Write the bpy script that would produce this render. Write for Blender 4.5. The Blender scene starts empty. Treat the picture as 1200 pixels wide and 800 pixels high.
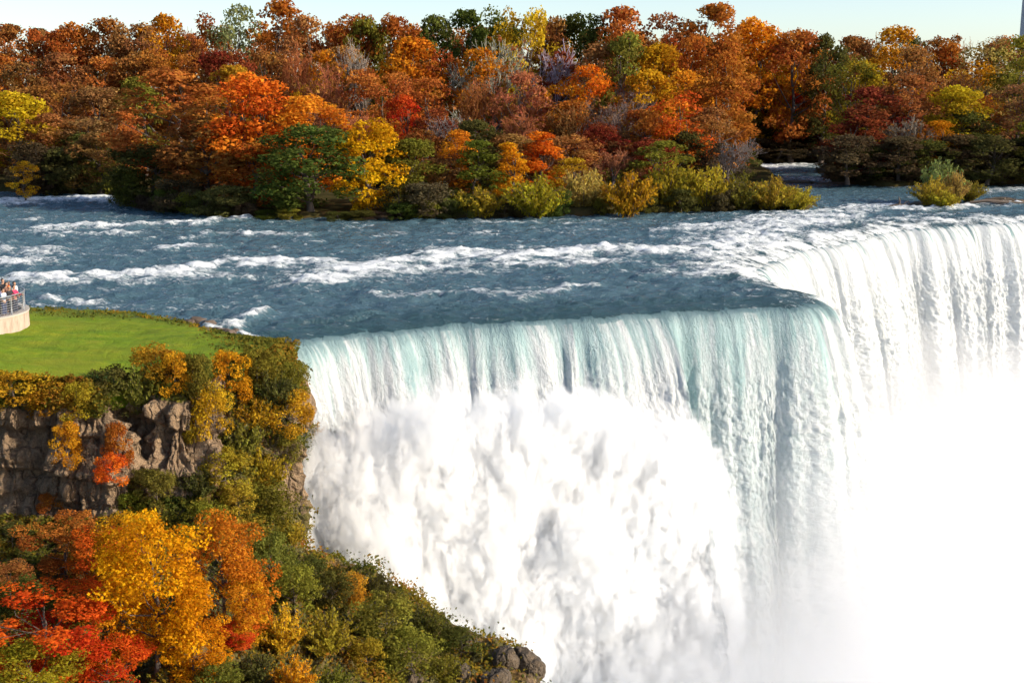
import bpy, math, random
import numpy as np
from mathutils import Vector, Matrix, Quaternion
from mathutils.bvhtree import BVHTree

random.seed(7)
scene = bpy.context.scene
COL = scene.collection

# ------------------------------------------------------------------ camera and survey helpers
F = 1500.0            # focal length in photo pixels (1200 wide)
HC = 14.5             # eye height above the upper river
TP = 0.2
CP, SP = 1 / math.sqrt(1 + TP * TP), TP / math.sqrt(1 + TP * TP)


def ray(px, py):
    a = (px - 600) / F
    b = (400 - py) / F
    return np.array([a, CP + b * SP, -SP + b * CP])


def at_z(px, py, z=0.0):
    d = ray(px, py)
    t = (z - HC) / d[2]
    return np.array([d[0] * t, d[1] * t, z])


def at_d(px, py, D):
    d = ray(px, py)
    t = D / d[1]
    return np.array([d[0] * t, D, HC + d[2] * t])


def to_px(p):
    x, y, z = p[0], p[1], p[2] - HC
    depth = y * CP - z * SP
    up = y * SP + z * CP
    return 600 + F * x / depth, 400 - F * up / depth


# ------------------------------------------------------------------ noise
_rng = np.random.default_rng(11)
_perm = _rng.permutation(256)
_perm = np.concatenate([_perm, _perm, _perm])
_grad = _rng.normal(size=(256, 3))
_grad /= np.linalg.norm(_grad, axis=1)[:, None]


def perlin(x, y, z=0.0):
    x, y, z = np.broadcast_arrays(np.asarray(x, float), np.asarray(y, float), np.asarray(z, float))
    xi, yi, zi = np.floor(x).astype(int), np.floor(y).astype(int), np.floor(z).astype(int)
    xf, yf, zf = x - xi, y - yi, z - zi
    u, v, w = (t * t * t * (t * (t * 6 - 15) + 10) for t in (xf, yf, zf))
    out = 0
    for dx in (0, 1):
        wx = u if dx else 1 - u
        for dy in (0, 1):
            wy = v if dy else 1 - v
            for dz in (0, 1):
                wz = w if dz else 1 - w
                h = _perm[_perm[_perm[(xi + dx) & 255] + ((yi + dy) & 255)] + ((zi + dz) & 255)]
                g = _grad[h]
                out = out + wx * wy * wz * (g[..., 0] * (xf - dx) + g[..., 1] * (yf - dy) + g[..., 2] * (zf - dz))
    return out * 1.4


def fbm(x, y, z=0.0, o=4, lac=2.03, gain=0.5):
    s, a, f = 0, 1.0, 1.0
    for k in range(o):
        s = s + a * perlin(x * f + 17.3 * k, y * f + 5.1 * k, np.asarray(z) * f + 3.7 * k)
        a *= gain
        f *= lac
    return s


def billow(x, y, z=0.0, o=4, gain=0.5):
    s, a, f, t = 0, 1.0, 1.0, 0
    for k in range(o):
        s = s + a * np.abs(perlin(x * f + 31.7 * k, y * f + 11.9 * k, np.asarray(z) * f + 7.3 * k))
        t += a
        a *= gain
        f *= 2.1
    return s / t * 1.6


def sstep(a, b, x):
    t = np.clip((x - a) / (b - a), 0, 1)
    return t * t * (3 - 2 * t)


# ------------------------------------------------------------------ mesh helpers
def np_mesh(name, verts, faces, smooth=True, attrs=None):
    """faces: (n,4) or (n,3) int array."""
    me = bpy.data.meshes.new(name)
    verts = np.asarray(verts, np.float32)
    faces = np.asarray(faces, np.int32)
    n, k = faces.shape
    me.vertices.add(len(verts))
    me.vertices.foreach_set("co", verts.ravel())
    me.loops.add(n * k)
    me.loops.foreach_set("vertex_index", faces.ravel())
    me.polygons.add(n)
    me.polygons.foreach_set("loop_start", np.arange(0, n * k, k, dtype=np.int32))
    me.polygons.foreach_set("loop_total", np.full(n, k, np.int32))
    me.polygons.foreach_set("use_smooth", np.full(n, smooth))
    for an, (dom, val) in (attrs or {}).items():
        at = me.attributes.new(an, 'FLOAT', dom)
        at.data.foreach_set("value", np.asarray(val, np.float32).ravel())
    me.update(calc_edges=True)
    me.validate()
    return me


def grid_faces(nr, nc, keep=None):
    i = np.arange(nr - 1)[:, None] * nc + np.arange(nc - 1)[None, :]
    f = np.stack([i, i + 1, i + nc + 1, i + nc], -1)
    if keep is not None:
        return f[keep]
    return f.reshape(-1, 4)


def link(name, data, mat=None, parent=None):
    o = bpy.data.objects.new(name, data)
    COL.objects.link(o)
    if mat is not None and data is not None:
        if not data.materials:
            data.materials.append(mat)
    if parent is not None:
        o.parent = parent
    return o


def tag(o, label=None, cat=None, group=None, kind=None):
    if label: o['label'] = label
    if cat: o['category'] = cat
    if group: o['group'] = group
    if kind: o['kind'] = kind
    return o


def empty(name, loc, rz=0.0, scale=(1, 1, 1)):
    o = bpy.data.objects.new(name, None)
    o.empty_display_size = 0.3
    o.location = loc
    o.rotation_euler = (0, 0, rz)
    o.scale = scale
    COL.objects.link(o)
    return o


def tube_np(paths, sides=6):
    """paths: list of (points(n,3), radii(n)) -> verts, faces"""
    V, Fc, base = [], [], 0
    for pts, rad in paths:
        pts = np.asarray(pts, float)
        n = len(pts)
        tan = np.gradient(pts, axis=0)
        tan /= np.linalg.norm(tan, axis=1)[:, None] + 1e-9
        ref = np.array([0.31, 0.87, 0.38])
        a = np.cross(tan, ref)
        a /= np.linalg.norm(a, axis=1)[:, None] + 1e-9
        b = np.cross(tan, a)
        ang = np.arange(sides) / sides * 2 * math.pi
        ring = pts[:, None] + np.asarray(rad)[:, None, None] * (np.cos(ang)[None, :, None] * a[:, None] + np.sin(ang)[None, :, None] * b[:, None])
        V.append(ring.reshape(-1, 3))
        for i in range(n - 1):
            for s in range(sides):
                t = (s + 1) % sides
                Fc.append((base + i * sides + s, base + i * sides + t, base + (i + 1) * sides + t, base + (i + 1) * sides + s))
        base += n * sides
    return np.concatenate(V), np.array(Fc)


# ------------------------------------------------------------------ materials
def new_mat(name):
    m = bpy.data.materials.new(name)
    m.use_nodes = True
    nt = m.node_tree
    for n in list(nt.nodes):
        nt.nodes.remove(n)
    out = nt.nodes.new('ShaderNodeOutputMaterial')
    return m, nt, out


def N(nt, typ, **kw):
    n = nt.nodes.new('ShaderNode' + typ)
    for k, v in kw.items():
        if k in n.inputs.keys():
            n.inputs[k].default_value = v
        else:
            setattr(n, k, v)
    return n


def mixc(nt, fac, a, b, blend='MIX'):
    n = nt.nodes.new('ShaderNodeMix')
    n.data_type = 'RGBA'
    n.blend_type = blend
    for s, v in ((0, fac), (6, a), (7, b)):
        if hasattr(v, 'links') or isinstance(v, bpy.types.NodeSocket):
            nt.links.new(v, n.inputs[s])
        elif isinstance(v, (int, float)):
            n.inputs[s].default_value = v
        else:
            n.inputs[s].default_value = (*v, 1)
    return n.outputs[2]


def mth(nt, op, a, b=None, clamp=False):
    n = nt.nodes.new('ShaderNodeMath')
    n.operation = op
    n.use_clamp = clamp
    for i, v in enumerate((a, b)):
        if v is None: continue
        if isinstance(v, bpy.types.NodeSocket):
            nt.links.new(v, n.inputs[i])
        else:
            n.inputs[i].default_value = v
    return n.outputs[0]


def ramp(nt, fac, stops, interp='LINEAR'):
    n = nt.nodes.new('ShaderNodeValToRGB')
    n.color_ramp.interpolation = interp
    els = n.color_ramp.elements
    c4 = lambda c: (*c, 1) if len(c) == 3 else c
    els[0].position = stops[0][0]; els[0].color = c4(stops[0][1])
    els[1].position = stops[-1][0]; els[1].color = c4(stops[-1][1])
    for p, c in stops[1:-1]:
        e = els.new(p); e.color = c4(c)
    nt.links.new(fac, n.inputs[0])
    return n.outputs[0]


def noise(nt, vec, scale, detail=4, rough=0.55, dist=0.0):
    n = N(nt, 'TexNoise', Scale=scale, Detail=detail, Roughness=rough, Distortion=dist)
    if vec is not None: nt.links.new(vec, n.inputs['Vector'])
    return n.outputs[0]


def mapping(nt, vec, scale=(1, 1, 1), rot=(0, 0, 0)):
    n = N(nt, 'Mapping')
    n.inputs['Scale'].default_value = scale
    n.inputs['Rotation'].default_value = rot
    nt.links.new(vec, n.inputs['Vector'])
    return n.outputs[0]


def attr(nt, name):
    return N(nt, 'Attribute', attribute_name=name).outputs['Fac']


def leaf_material(name, trans=0.35, hue=0.05):
    m, nt, out = new_mat(name)
    oi = N(nt, 'ObjectInfo')
    tint = attr(nt, 'tint')
    clump = attr(nt, 'clump')
    hs = N(nt, 'HueSaturation')
    hs.inputs['Saturation'].default_value = 1.0
    # leaf-to-leaf differences of pigment: hue and value
    h = mth(nt, 'ADD', mth(nt, 'MULTIPLY', mth(nt, 'SUBTRACT', clump, 0.15), hue), 0.5)
    v = mth(nt, 'ADD', mth(nt, 'ADD', mth(nt, 'MULTIPLY', tint, 0.75), 0.66), mth(nt, 'MULTIPLY', mth(nt, 'SUBTRACT', clump, 0.45), 0.45))
    nt.links.new(h, hs.inputs['Hue'])
    nt.links.new(v, hs.inputs['Value'])
    nt.links.new(oi.outputs['Color'], hs.inputs['Color'])
    d = N(nt, 'BsdfDiffuse')
    t = N(nt, 'BsdfTranslucent')
    nt.links.new(hs.outputs[0], d.inputs[0])
    nt.links.new(hs.outputs[0], t.inputs[0])
    mx = N(nt, 'MixShader')
    mx.inputs[0].default_value = trans
    nt.links.new(d.outputs[0], mx.inputs[1])
    nt.links.new(t.outputs[0], mx.inputs[2])
    nt.links.new(mx.outputs[0], out.inputs[0])
    return m


def simple_mat(name, col, rough=0.8, metal=0.0, nscale=None, namp=0.25, bump=0.0):
    m, nt, out = new_mat(name)
    p = N(nt, 'BsdfPrincipled', Roughness=rough, Metallic=metal)
    p.inputs['Base Color'].default_value = (*col, 1)
    if nscale:
        tc = N(nt, 'TexCoord')
        f = noise(nt, tc.outputs['Object'], nscale, 5, 0.6)
        c = mixc(nt, f, tuple(x * (1 - namp) for x in col), tuple(min(1, x * (1 + namp)) for x in col))
        nt.links.new(c, p.inputs['Base Color'])
        if bump:
            b = N(nt, 'Bump', Strength=bump, Distance=0.1)
            nt.links.new(f, b.inputs['Height'])
            nt.links.new(b.outputs[0], p.inputs['Normal'])
    nt.links.new(p.outputs[0], out.inputs[0])
    return m


M_LEAF = leaf_material('autumn_leaves', 0.42, 0.026)
M_BARK = simple_mat('bark', (0.10, 0.075, 0.06), 0.9, 0, 3.0, 0.4)
M_TWIG, _nt, _out = new_mat('twigs')
_oi = N(_nt, 'ObjectInfo'); _p = N(_nt, 'BsdfDiffuse')
_nt.links.new(_oi.outputs['Color'], _p.inputs[0]); _nt.links.new(_p.outputs[0], _out.inputs[0])


def rock_material(name, veg=True):
    m, nt, out = new_mat(name)
    geo = N(nt, 'NewGeometry')
    pos = geo.outputs['Position']
    n1 = noise(nt, mapping(nt, pos, (0.9, 0.9, 0.30)), 1.0, 7, 0.65, 0.6)
    n2 = noise(nt, mapping(nt, pos, (0.25, 0.25, 1.6)), 1.0, 5, 0.6, 0.4)
    n3 = noise(nt, pos, 5.0, 4, 0.6)
    base = ramp(nt, n1, [(0.25, (0.07, 0.045, 0.026)), (0.42, (0.24, 0.155, 0.085)), (0.58, (0.42, 0.28, 0.155)), (0.75, (0.52, 0.37, 0.225))])
    base = mixc(nt, 0.45, base, ramp(nt, n2, [(0.3, (0.15, 0.10, 0.06)), (0.42, (0.34, 0.235, 0.15)), (0.5, (0.22, 0.15, 0.095)), (0.6, (0.38, 0.27, 0.18)), (0.72, (0.26, 0.19, 0.135))]))
    base = mixc(nt, 0.5, base, ramp(nt, n3, [(0.3, (0.5, 0.5, 0.5)), (0.7, (1, 1, 1))]), 'MULTIPLY')
    vo = N(nt, 'TexVoronoi', Scale=1.0, feature='DISTANCE_TO_EDGE')
    wv = N(nt, 'VectorMath', operation='ADD')
    nw = N(nt, 'TexNoise', Scale=1.3, Detail=3.0)
    nt.links.new(pos, nw.inputs['Vector'])
    nt.links.new(mapping(nt, pos, (1.3, 1.3, 0.26)), wv.inputs[0]); nt.links.new(nw.outputs[1], wv.inputs[1])
    nt.links.new(wv.outputs[0], vo.inputs['Vector'])
    crk = ramp(nt, vo.outputs['Distance'], [(0.0, (0.25, 0.25, 0.25)), (0.09, (1, 1, 1))])
    base = mixc(nt, 0.5, base, crk, 'MULTIPLY')
    n4 = noise(nt, pos, 14.0, 4, 0.65)
    base = mixc(nt, 0.5, base, ramp(nt, n4, [(0.35, (0.45, 0.43, 0.40)), (0.62, (1, 1, 1))]), 'MULTIPLY')
    p = N(nt, 'BsdfPrincipled', Roughness=0.92)
    if veg:
        v = attr(nt, 'veg')
        vm = mth(nt, 'ADD', v, mth(nt, 'MULTIPLY', mth(nt, 'SUBTRACT', n3, 0.5), 0.9))
        vm = ramp(nt, vm, [(0.40, (0, 0, 0)), (0.55, (1, 1, 1))])
        vn = noise(nt, pos, 0.45, 4, 0.6)
        vc = ramp(nt, vn, [(0.32, (0.045, 0.05, 0.012)), (0.48, (0.10, 0.085, 0.018)), (0.62, (0.16, 0.09, 0.02)), (0.75, (0.09, 0.045, 0.02))])
        base = mixc(nt, vm, base, vc)
    nt.links.new(base, p.inputs['Base Color'])
    b = N(nt, 'Bump', Strength=0.9, Distance=0.35)
    h = mth(nt, 'ADD', mth(nt, 'MULTIPLY', n1, 1.4), mth(nt, 'MULTIPLY', n3, 0.6))
    h = mth(nt, 'ADD', h, mth(nt, 'MULTIPLY', n4, 0.25))
    h = mth(nt, 'ADD', h, mth(nt, 'MULTIPLY', mth(nt, 'MINIMUM', vo.outputs['Distance'], 0.12), 5.0))
    nt.links.new(h, b.inputs['Height'])
    nt.links.new(b.outputs[0], p.inputs['Normal'])
    nt.links.new(p.outputs[0], out.inputs[0])
    return m


M_CLIFF = rock_material('cliff_rock', True)
M_ROCK = rock_material('loose_rock', False)
for _n in M_ROCK.node_tree.nodes:
    if _n.type == 'VALTORGB' and len(_n.color_ramp.elements) >= 4:
        for _e in _n.color_ramp.elements:
            _e.color = (_e.color[0] * 0.42, _e.color[1] * 0.45, _e.color[2] * 0.50, 1)

# ------------------------------------------------------------------ the brink line (plan)
crest_px = [(250, 412), (300, 406), (330, 402), (400, 392), (480, 384), (560, 378), (640, 374), (700, 371), (765, 367), (800, 365),
            (860, 362), (920, 359), (962, 356), (984, 352), (960, 344), (915, 331), (897, 318), (912, 304), (945, 293), (982, 288), (1006, 282),
            (1036, 272), (1091, 266), (1150, 262), (1200, 259), (1290, 254), (1400, 249)]
cp = np.array([at_z(x, y, -0.35)[:2] for x, y in crest_px])


def catmull(P, n_per):
    P = np.asarray(P, float)
    P = np.vstack([2 * P[0] - P[1], P, 2 * P[-1] - P[-2]])
    out = []
    t = np.linspace(0, 1, n_per, endpoint=False)[:, None]
    for i in range(1, len(P) - 2):
        p0, p1, p2, p3 = P[i - 1], P[i], P[i + 1], P[i + 2]
        out.append(0.5 * ((2 * p1) + (-p0 + p2) * t + (2 * p0 - 5 * p1 + 4 * p2 - p3) * t ** 2 + (-p0 + 3 * p1 - 3 * p2 + p3) * t ** 3))
    out.append(P[-2][None])
    return np.vstack(out)


def resample(P, ds):
    seg = np.linalg.norm(np.diff(P, axis=0), axis=1)
    s = np.concatenate([[0], np.cumsum(seg)])
    n = int(s[-1] / ds) + 1
    q = np.linspace(0, s[-1], n)
    return np.stack([np.interp(q, s, P[:, k]) for k in range(P.shape[1])], 1), q


cr = catmull(cp, 24)
cr, cu = resample(cr, 0.08)
# natural unevenness of the rock lip
_t = np.gradient(cr, axis=0); _t /= np.linalg.norm(_t, axis=1)[:, None]
_n = np.stack([_t[:, 1], -_t[:, 0]], 1)
cr = cr + _n * (1 + 1.1 * sstep(36, 44, cu)[:, None]) * (0.55 * fbm(cu * 0.22, 3.3, 0, 3) + 0.22 * fbm(cu * 0.9, 8.1, 0, 2))[:, None]


def smooth1(a, w):
    k = np.hanning(w * 2 + 1); k /= k.sum()
    ap = np.pad(a, ((w, w), (0, 0)), mode='edge')
    return np.stack([np.convolve(ap[:, j], k, 'valid') for j in range(a.shape[1])], 1)


tan = np.gradient(smooth1(cr, 14), axis=0); tan /= np.linalg.norm(tan, axis=1)[:, None]
nrm = np.stack([tan[:, 1], -tan[:, 0]], 1)
nrm = smooth1(nrm, 30); nrm /= np.linalg.norm(nrm, axis=1)[:, None]
cr_px = np.array([to_px((p[0], p[1], -0.3)) for p in cr])


def u_at_px(px, lo=0, hi=None):
    hi = len(cr) if hi is None else hi
    return cu[lo + int(np.argmin(np.abs(cr_px[lo:hi, 0] - px)))]


i_corner = int(np.argmax(np.where(cu < cu[-1] * 0.5, cr_px[:, 0], 0)))
U_NOTCH = u_at_px(783, 0, i_corner)
U_CORNER = cu[i_corner]
U_FAR0 = u_at_px(985, i_corner + 40)


def crest_sd(x, y):
    """signed distance to the brink, positive upstream; coarse."""
    shp = x.shape
    P = np.stack([x.ravel(), y.ravel()], 1)
    ds = 5
    c = cr[::ds]; nn = nrm[::ds]
    best = np.full(len(P), 1e9); idx = np.zeros(len(P), int)
    for a in range(0, len(P), 40000):
        d = ((P[a:a + 40000, None] - c[None]) ** 2).sum(-1)
        j = d.argmin(1)
        idx[a:a + 40000] = j
        best[a:a + 40000] = d[np.arange(len(j)), j]
    side = -((P - c[idx]) * nn[idx]).sum(1)
    return (np.sqrt(best) * np.sign(side)).reshape(shp), (idx * ds).reshape(shp)


def brink_dip(sd):
    return -0.75 * np.exp(-np.maximum(sd, 0) / 1.5)


# ------------------------------------------------------------------ river
def dist_poly(x, y, P):
    d = np.full(x.shape, 1e9)
    for a, b in zip(P[:-1], P[1:]):
        ab = b - a
        t = np.clip(((x - a[0]) * ab[0] + (y - a[1]) * ab[1]) / (ab @ ab + 1e-9), 0, 1)
        d = np.minimum(d, np.hypot(x - a[0] - t * ab[0], y - a[1] - t * ab[1]))
    return d


xs = np.arange(-100, 112, 0.27)
ys = 67 + np.cumsum(np.concatenate([[0], np.linspace(0.20, 0.50, 500)]))
gx, gy = np.meshgrid(xs, ys)
sd, _ci = crest_sd(gx, gy)
# (pixel polyline, half width m, strength)
bands = [
    ([(30, 330), (100, 329), (150, 326), (205, 321), (260, 313), (330, 309), (395, 312)], 2.1, 1.0),
    ([(150, 334), (230, 327), (300, 326)], 1.2, 0.5),
    ([(370, 330), (420, 322), (450, 314), (500, 307), (530, 299), (580, 303), (640, 304), (700, 295), (760, 297), (820, 297), (870, 288)], 3.0, 1.05),
    ([(420, 328), (500, 318), (560, 312), (640, 311), (720, 308)], 2.2, 0.62),
    ([(460, 348), (520, 345), (590, 347), (640, 342), (680, 338)], 1.0, 0.55),
    ([(790, 272), (840, 268), (880, 262), (905, 256), (940, 252), (1010, 249)], 2.6, 0.75),
    ([(865, 287), (890, 276), (905, 266), (930, 262), (970, 258)], 4.5, 0.95),
    ([(820, 300), (860, 305), (900, 300), (940, 285)], 3.0, 0.7),
    ([(893, 322), (880, 312), (897, 300), (930, 288), (970, 281), (1000, 274)], 3.2, 1.0),
    ([(1010, 270), (1060, 262), (1130, 257), (1200, 253)], 2.0, 0.7),
    ([(40, 270), (120, 266), (190, 265), (235, 262), (280, 258)], 1.6, 0.9),
    ([(60, 276), (110, 276), (150, 275)], 1.5, 0.6),
    ([(10, 237), (60, 236), (110, 234), (145, 236)], 4.5, 0.95),
    ([(200, 292), (215, 291), (230, 292)], 1.2, 0.9),
    ([(225, 277), (300, 275), (360, 276)], 1.0, 0.55),
    ([(40, 305), (80, 300), (20, 292)], 2.0, 0.55),
    ([(0, 309), (20, 312)], 1.6, 0.95),
    ([(248, 390), (262, 382), (278, 379), (300, 368)], 0.7, 0.95),
    ([(270, 392), (300, 396), (322, 400)], 0.7, 0.9),
    ([(60, 352), (95, 356), (120, 358)], 0.9, 0.7),
    ([(770, 325), (830, 320), (880, 318)], 1.6, 0.5),
    ([(780, 312), (815, 314)], 1.0, 0.9),
    ([(895, 197), (935, 192), (965, 191)], 6.0, 0.95),
    ([(940, 209), (990, 213), (1030, 214), (1060, 218)], 4.0, 0.6),
    ([(985, 246), (1040, 243), (1080, 246), (1130, 243), (1200, 238)], 1.8, 0.8),
    ([(1140, 226), (1200, 222)], 3.0, 0.6),
    ([(560, 262), (640, 260), (720, 262)], 1.0, 0.35),
    ([(1000, 262), (1060, 256), (1130, 252)], 1.5, 0.45),
]
foam = np.zeros_like(gx)
lift = np.zeros_like(gx)
wrp = 1.3 * fbm(gx * 0.25, gy * 0.25, 1.0, 3)
wry = 1.6 * fbm(gx * 0.2, gy * 0.2, 9.0, 3)
nz_mid = fbm(gx * 0.22, gy * 0.5, 4.0, 4)
for pts, hw, st in bands:
    P = np.array([at_z(a, b, 0)[:2] for a, b in pts])
    d = dist_poly(gx + 1.5 * wrp, gy + 1.7 * wry, P)
    g = np.exp(-(d / hw) ** 2) * st
    foam = np.maximum(foam, g)
    lift = np.maximum(lift, np.exp(-(d / (hw * 1.2)) ** 2) * st)
chop = fbm(gx * 0.35, gy * 0.75, 2.0, 5, 2.05, 0.58)
spark = fbm(gx * 0.9, gy * 1.7, 7.0, 3)
calm = sstep(232, 215, gy * 0 + gy) * 0 + 1
far_calm = sstep(150, 190, gy)
rag = fbm(gx * 0.5 + 0.3 * gy, gy * 0.9, 21.0, 4)
patch = fbm(gx * 0.10, gy * 0.16, 14.0, 3)
foam_att = foam * (0.46 + 0.70 * (chop * 0.5 + 0.5) + 0.75 * rag) + (0.42 * np.clip(nz_mid + 0.1, 0, 1) + 0.55 * np.clip(spark - 0.28, 0, 1) + 0.30 * np.clip(patch, 0, 1)) * (1 - 0.55 * far_calm) * (1 - 0.6 * sstep(14, 6, sd) * sstep(12, 6, gx - 6))
gz = 0.32 * chop + 0.13 * spark + lift * (0.30 + 0.42 * billow(gx * 0.55, gy * 0.8, 3.0, 3))
gz = gz * sstep(0.0, 4.0, sd) * (1 - 0.45 * far_calm) + brink_dip(sd) + 0.10 * fbm(gx * 0.6, gy * 0.6, 5.0, 3) * (1 - sstep(0, 4, sd))
gz -= 0.16 * (1 - sstep(0.0, 0.7, sd))
fv = sd > -0.25
keep = fv[:-1, :-1] & fv[1:, :-1] & fv[:-1, 1:] & fv[1:, 1:]
# thin sheets of foam where water quickens over the lip
me = np_mesh('river', np.stack([gx, gy, gz], -1).reshape(-1, 3), grid_faces(*gx.shape, keep=keep), True, {'foam': ('POINT', foam_att), 'lip': ('POINT', 1 - sstep(0, 7, sd))})


def water_material():
    m, nt, out = new_mat('river_water')
    geo = N(nt, 'NewGeometry'); pos = geo.outputs['Position']
    fo = attr(nt, 'foam')
    n1 = noise(nt, mapping(nt, pos, (0.9, 1.6, 1)), 1.0, 6, 0.65, 0.5)
    n2 = noise(nt, mapping(nt, pos, (2.6, 4.6, 1)), 1.0, 5, 0.65, 0.8)
    n3 = noise(nt, mapping(nt, pos, (0.35, 0.9, 1)), 1.0, 3, 0.5)
    f = mth(nt, 'ADD', fo, mth(nt, 'MULTIPLY', mth(nt, 'SUBTRACT', n1, 0.5), 1.5))
    f = mth(nt, 'ADD', f, mth(nt, 'MULTIPLY', mth(nt, 'SUBTRACT', n2, 0.5), 1.7))
    fm = ramp(nt, f, [(0.33, (0, 0, 0)), (1.05, (1, 1, 1))])
    deep = mixc(nt, n3, (0.045, 0.094, 0.128), (0.092, 0.168, 0.205))
    lip = attr(nt, 'lip')
    deep = mixc(nt, mth(nt, 'MULTIPLY', lip, 0.75), deep, (0.012, 0.045, 0.048))
    p = N(nt, 'BsdfPrincipled', Roughness=0.22)
    p.inputs['IOR'].default_value = 1.33
    nt.links.new(deep, p.inputs['Base Color'])
    b = N(nt, 'Bump', Strength=1.0, Distance=0.32)
    h = mth(nt, 'ADD', n1, mth(nt, 'MULTIPLY', n2, 0.55))
    nt.links.new(h, b.inputs['Height'])
    nt.links.new(b.outputs[0], p.inputs['Normal'])
    d = N(nt, 'BsdfDiffuse')
    d.inputs[0].default_value = (0.82, 0.85, 0.87, 1)
    nt.links.new(b.outputs[0], d.inputs['Normal'])
    mx = N(nt, 'MixShader')
    nt.links.new(fm, mx.inputs[0]); nt.links.new(p.outputs[0], mx.inputs[1]); nt.links.new(d.outputs[0], mx.inputs[2])
    nt.links.new(mx.outputs[0], out.inputs[0])
    return m


tag(link('river', me, water_material()), 'blue-green rapids of the upper river', kind='structure')

# ------------------------------------------------------------------ waterfall
sel = slice(0, len(cr))
U = cu
nU = len(U)
lip_s = np.linspace(-2.2, 0, 16)
drop = np.concatenate([np.linspace(0.02, 1.5, 24), np.linspace(1.56, 20, 230), np.linspace(20.15, 37, 90)])
G = 9.81
vel = 2.7 + 0.55 * fbm(U * 0.16, 2.0, 0, 3) + 0.25 * fbm(U * 0.7, 6.0, 0, 2)
near = U < U_CORNER
# the leftmost part of the near curtain throws further and ends in a sharp edge at the notch
vel += np.where(near, 2.6 * np.exp(-np.maximum(U_NOTCH - U, 0) / 3.6) * sstep(0.10, -0.10, U - U_NOTCH), 0)
vel += np.where(near, -1.1 * np.exp(-np.maximum(U - U_NOTCH, 0) / 6.0) * sstep(-0.10, 0.10, U - U_NOTCH), 0)
vel *= 1 - 0.35 * np.exp(-((U - U_CORNER - 10) / 5.0) ** 2)
UU, WW = np.meshgrid(U, drop)
slope0 = 0.5
# time to fall WW with initial downward speed slope0*vel
a0 = slope0 * vel[None, :]
tt = (-a0 + np.sqrt(a0 ** 2 + 2 * G * WW)) / G
off = vel[None, :] * tt
curt = fbm(UU * 0.36 + 0.9 * perlin(UU * 0.21, 4.4), WW * 0.035, 1.0, 4)           # broad curtains
strand = fbm(UU * 1.9, WW * 0.10, 5.0, 4, 2.1, 0.55)  # strands
clot = fbm(UU * 2.3, WW * 1.3 + 0.6 * strand, 8.0, 5, 2.1, 0.7)
gate = sstep(0.0, 2.2, WW)
rc_ = np.where((UU > U_NOTCH) & (UU < U_CORNER), 0.45, 1.0)
off = off + gate * rc_ * (0.85 * curt + 0.09 * strand) * (0.5 + 0.03 * WW) + sstep(1.0, 7, WW) * (0.13 + 0.10 * (rc_ > 0.9)) * clot
# spray boiling up off the rocks at the foot of the near curtain
px_u = cr_px[:, 0]
ws_pts_x = [300, 340, 400, 460, 560, 640, 720, 770, 800, 870, 985]
ws_pts_w = [7.5, 6.5, 4.6, 3.2, 3.0, 3.9, 4.3, 6.0, 9.5, 14.0, 18.0]
ws = np.where(near, np.interp(px_u, ws_pts_x, ws_pts_w), 20.0)
ws = ws[None, :] + 0.9 * fbm(UU * 0.3, WW * 0.12, 12.0, 3)
sp = sstep(-0.6, 3.2, WW - ws)
B = billow(UU * 0.17, WW * 0.19, 2.0, 6, 0.55)
B2 = billow(UU * 0.55 + 9, WW * 0.5, 6.0, 5, 0.58)
amp = np.where(near, np.interp(px_u, [300, 360, 500, 700, 800, 985], [0.9, 1.3, 1.6, 1.6, 1.1, 0.9]), 0.9)[None, :]
off = off + sp * amp * (0.30 + 1.15 * B + 0.32 * B2) * (0.8 + 0.5 * sstep(0, 12, WW - ws))
lumpz = sp * amp * (0.55 * B + 0.2 * B2)
# foam amount
foam_f = sstep(0.0, 7.5, WW + 5.6 * (curt * 1.1 + strand * 0.6) + 1.3)
side = np.where(near & (U < U_CORNER - 2.5), 0.0, 0.85)[None, :]
foam_f = foam_f + np.where(near, 0.40 * sstep(470, 380, px_u), 0.0)[None, :] * sstep(0.1, 1.5, WW + strand)
foam_f = np.clip(foam_f * 0.9 + sp + side * sstep(0.1, 1.2, WW + strand), 0, 1)
right_cur = ((UU > U_NOTCH) & (UU < U_CORNER))
foam_f = np.where(right_cur, foam_f * (0.66 + 0.25 * sstep(U_NOTCH + 6, U_CORNER, UU)) + 0.14 * clot, foam_f)
foam_f = np.where(near[None, :] & (UU <= U_NOTCH), np.maximum(foam_f, 0.75 * np.exp(-np.maximum(U_NOTCH - 0.5 - UU, 0) / 1.2) * sstep(0.2, 2.0, WW)), foam_f)
crease = np.exp(-((UU - U_NOTCH - 0.28 - 0.01 * WW) / (0.38 + 0.035 * WW)) ** 2) * sstep(20, 11, WW)
foam_f = np.clip(foam_f - 1.1 * crease, 0, 1)
z0 = brink_dip(np.array(0.0))
X = cr[None, :, 0] + nrm[None, :, 0] * off
Y = cr[None, :, 1] + nrm[None, :, 1] * off
Z = z0 - WW + lumpz * 0.55
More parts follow.
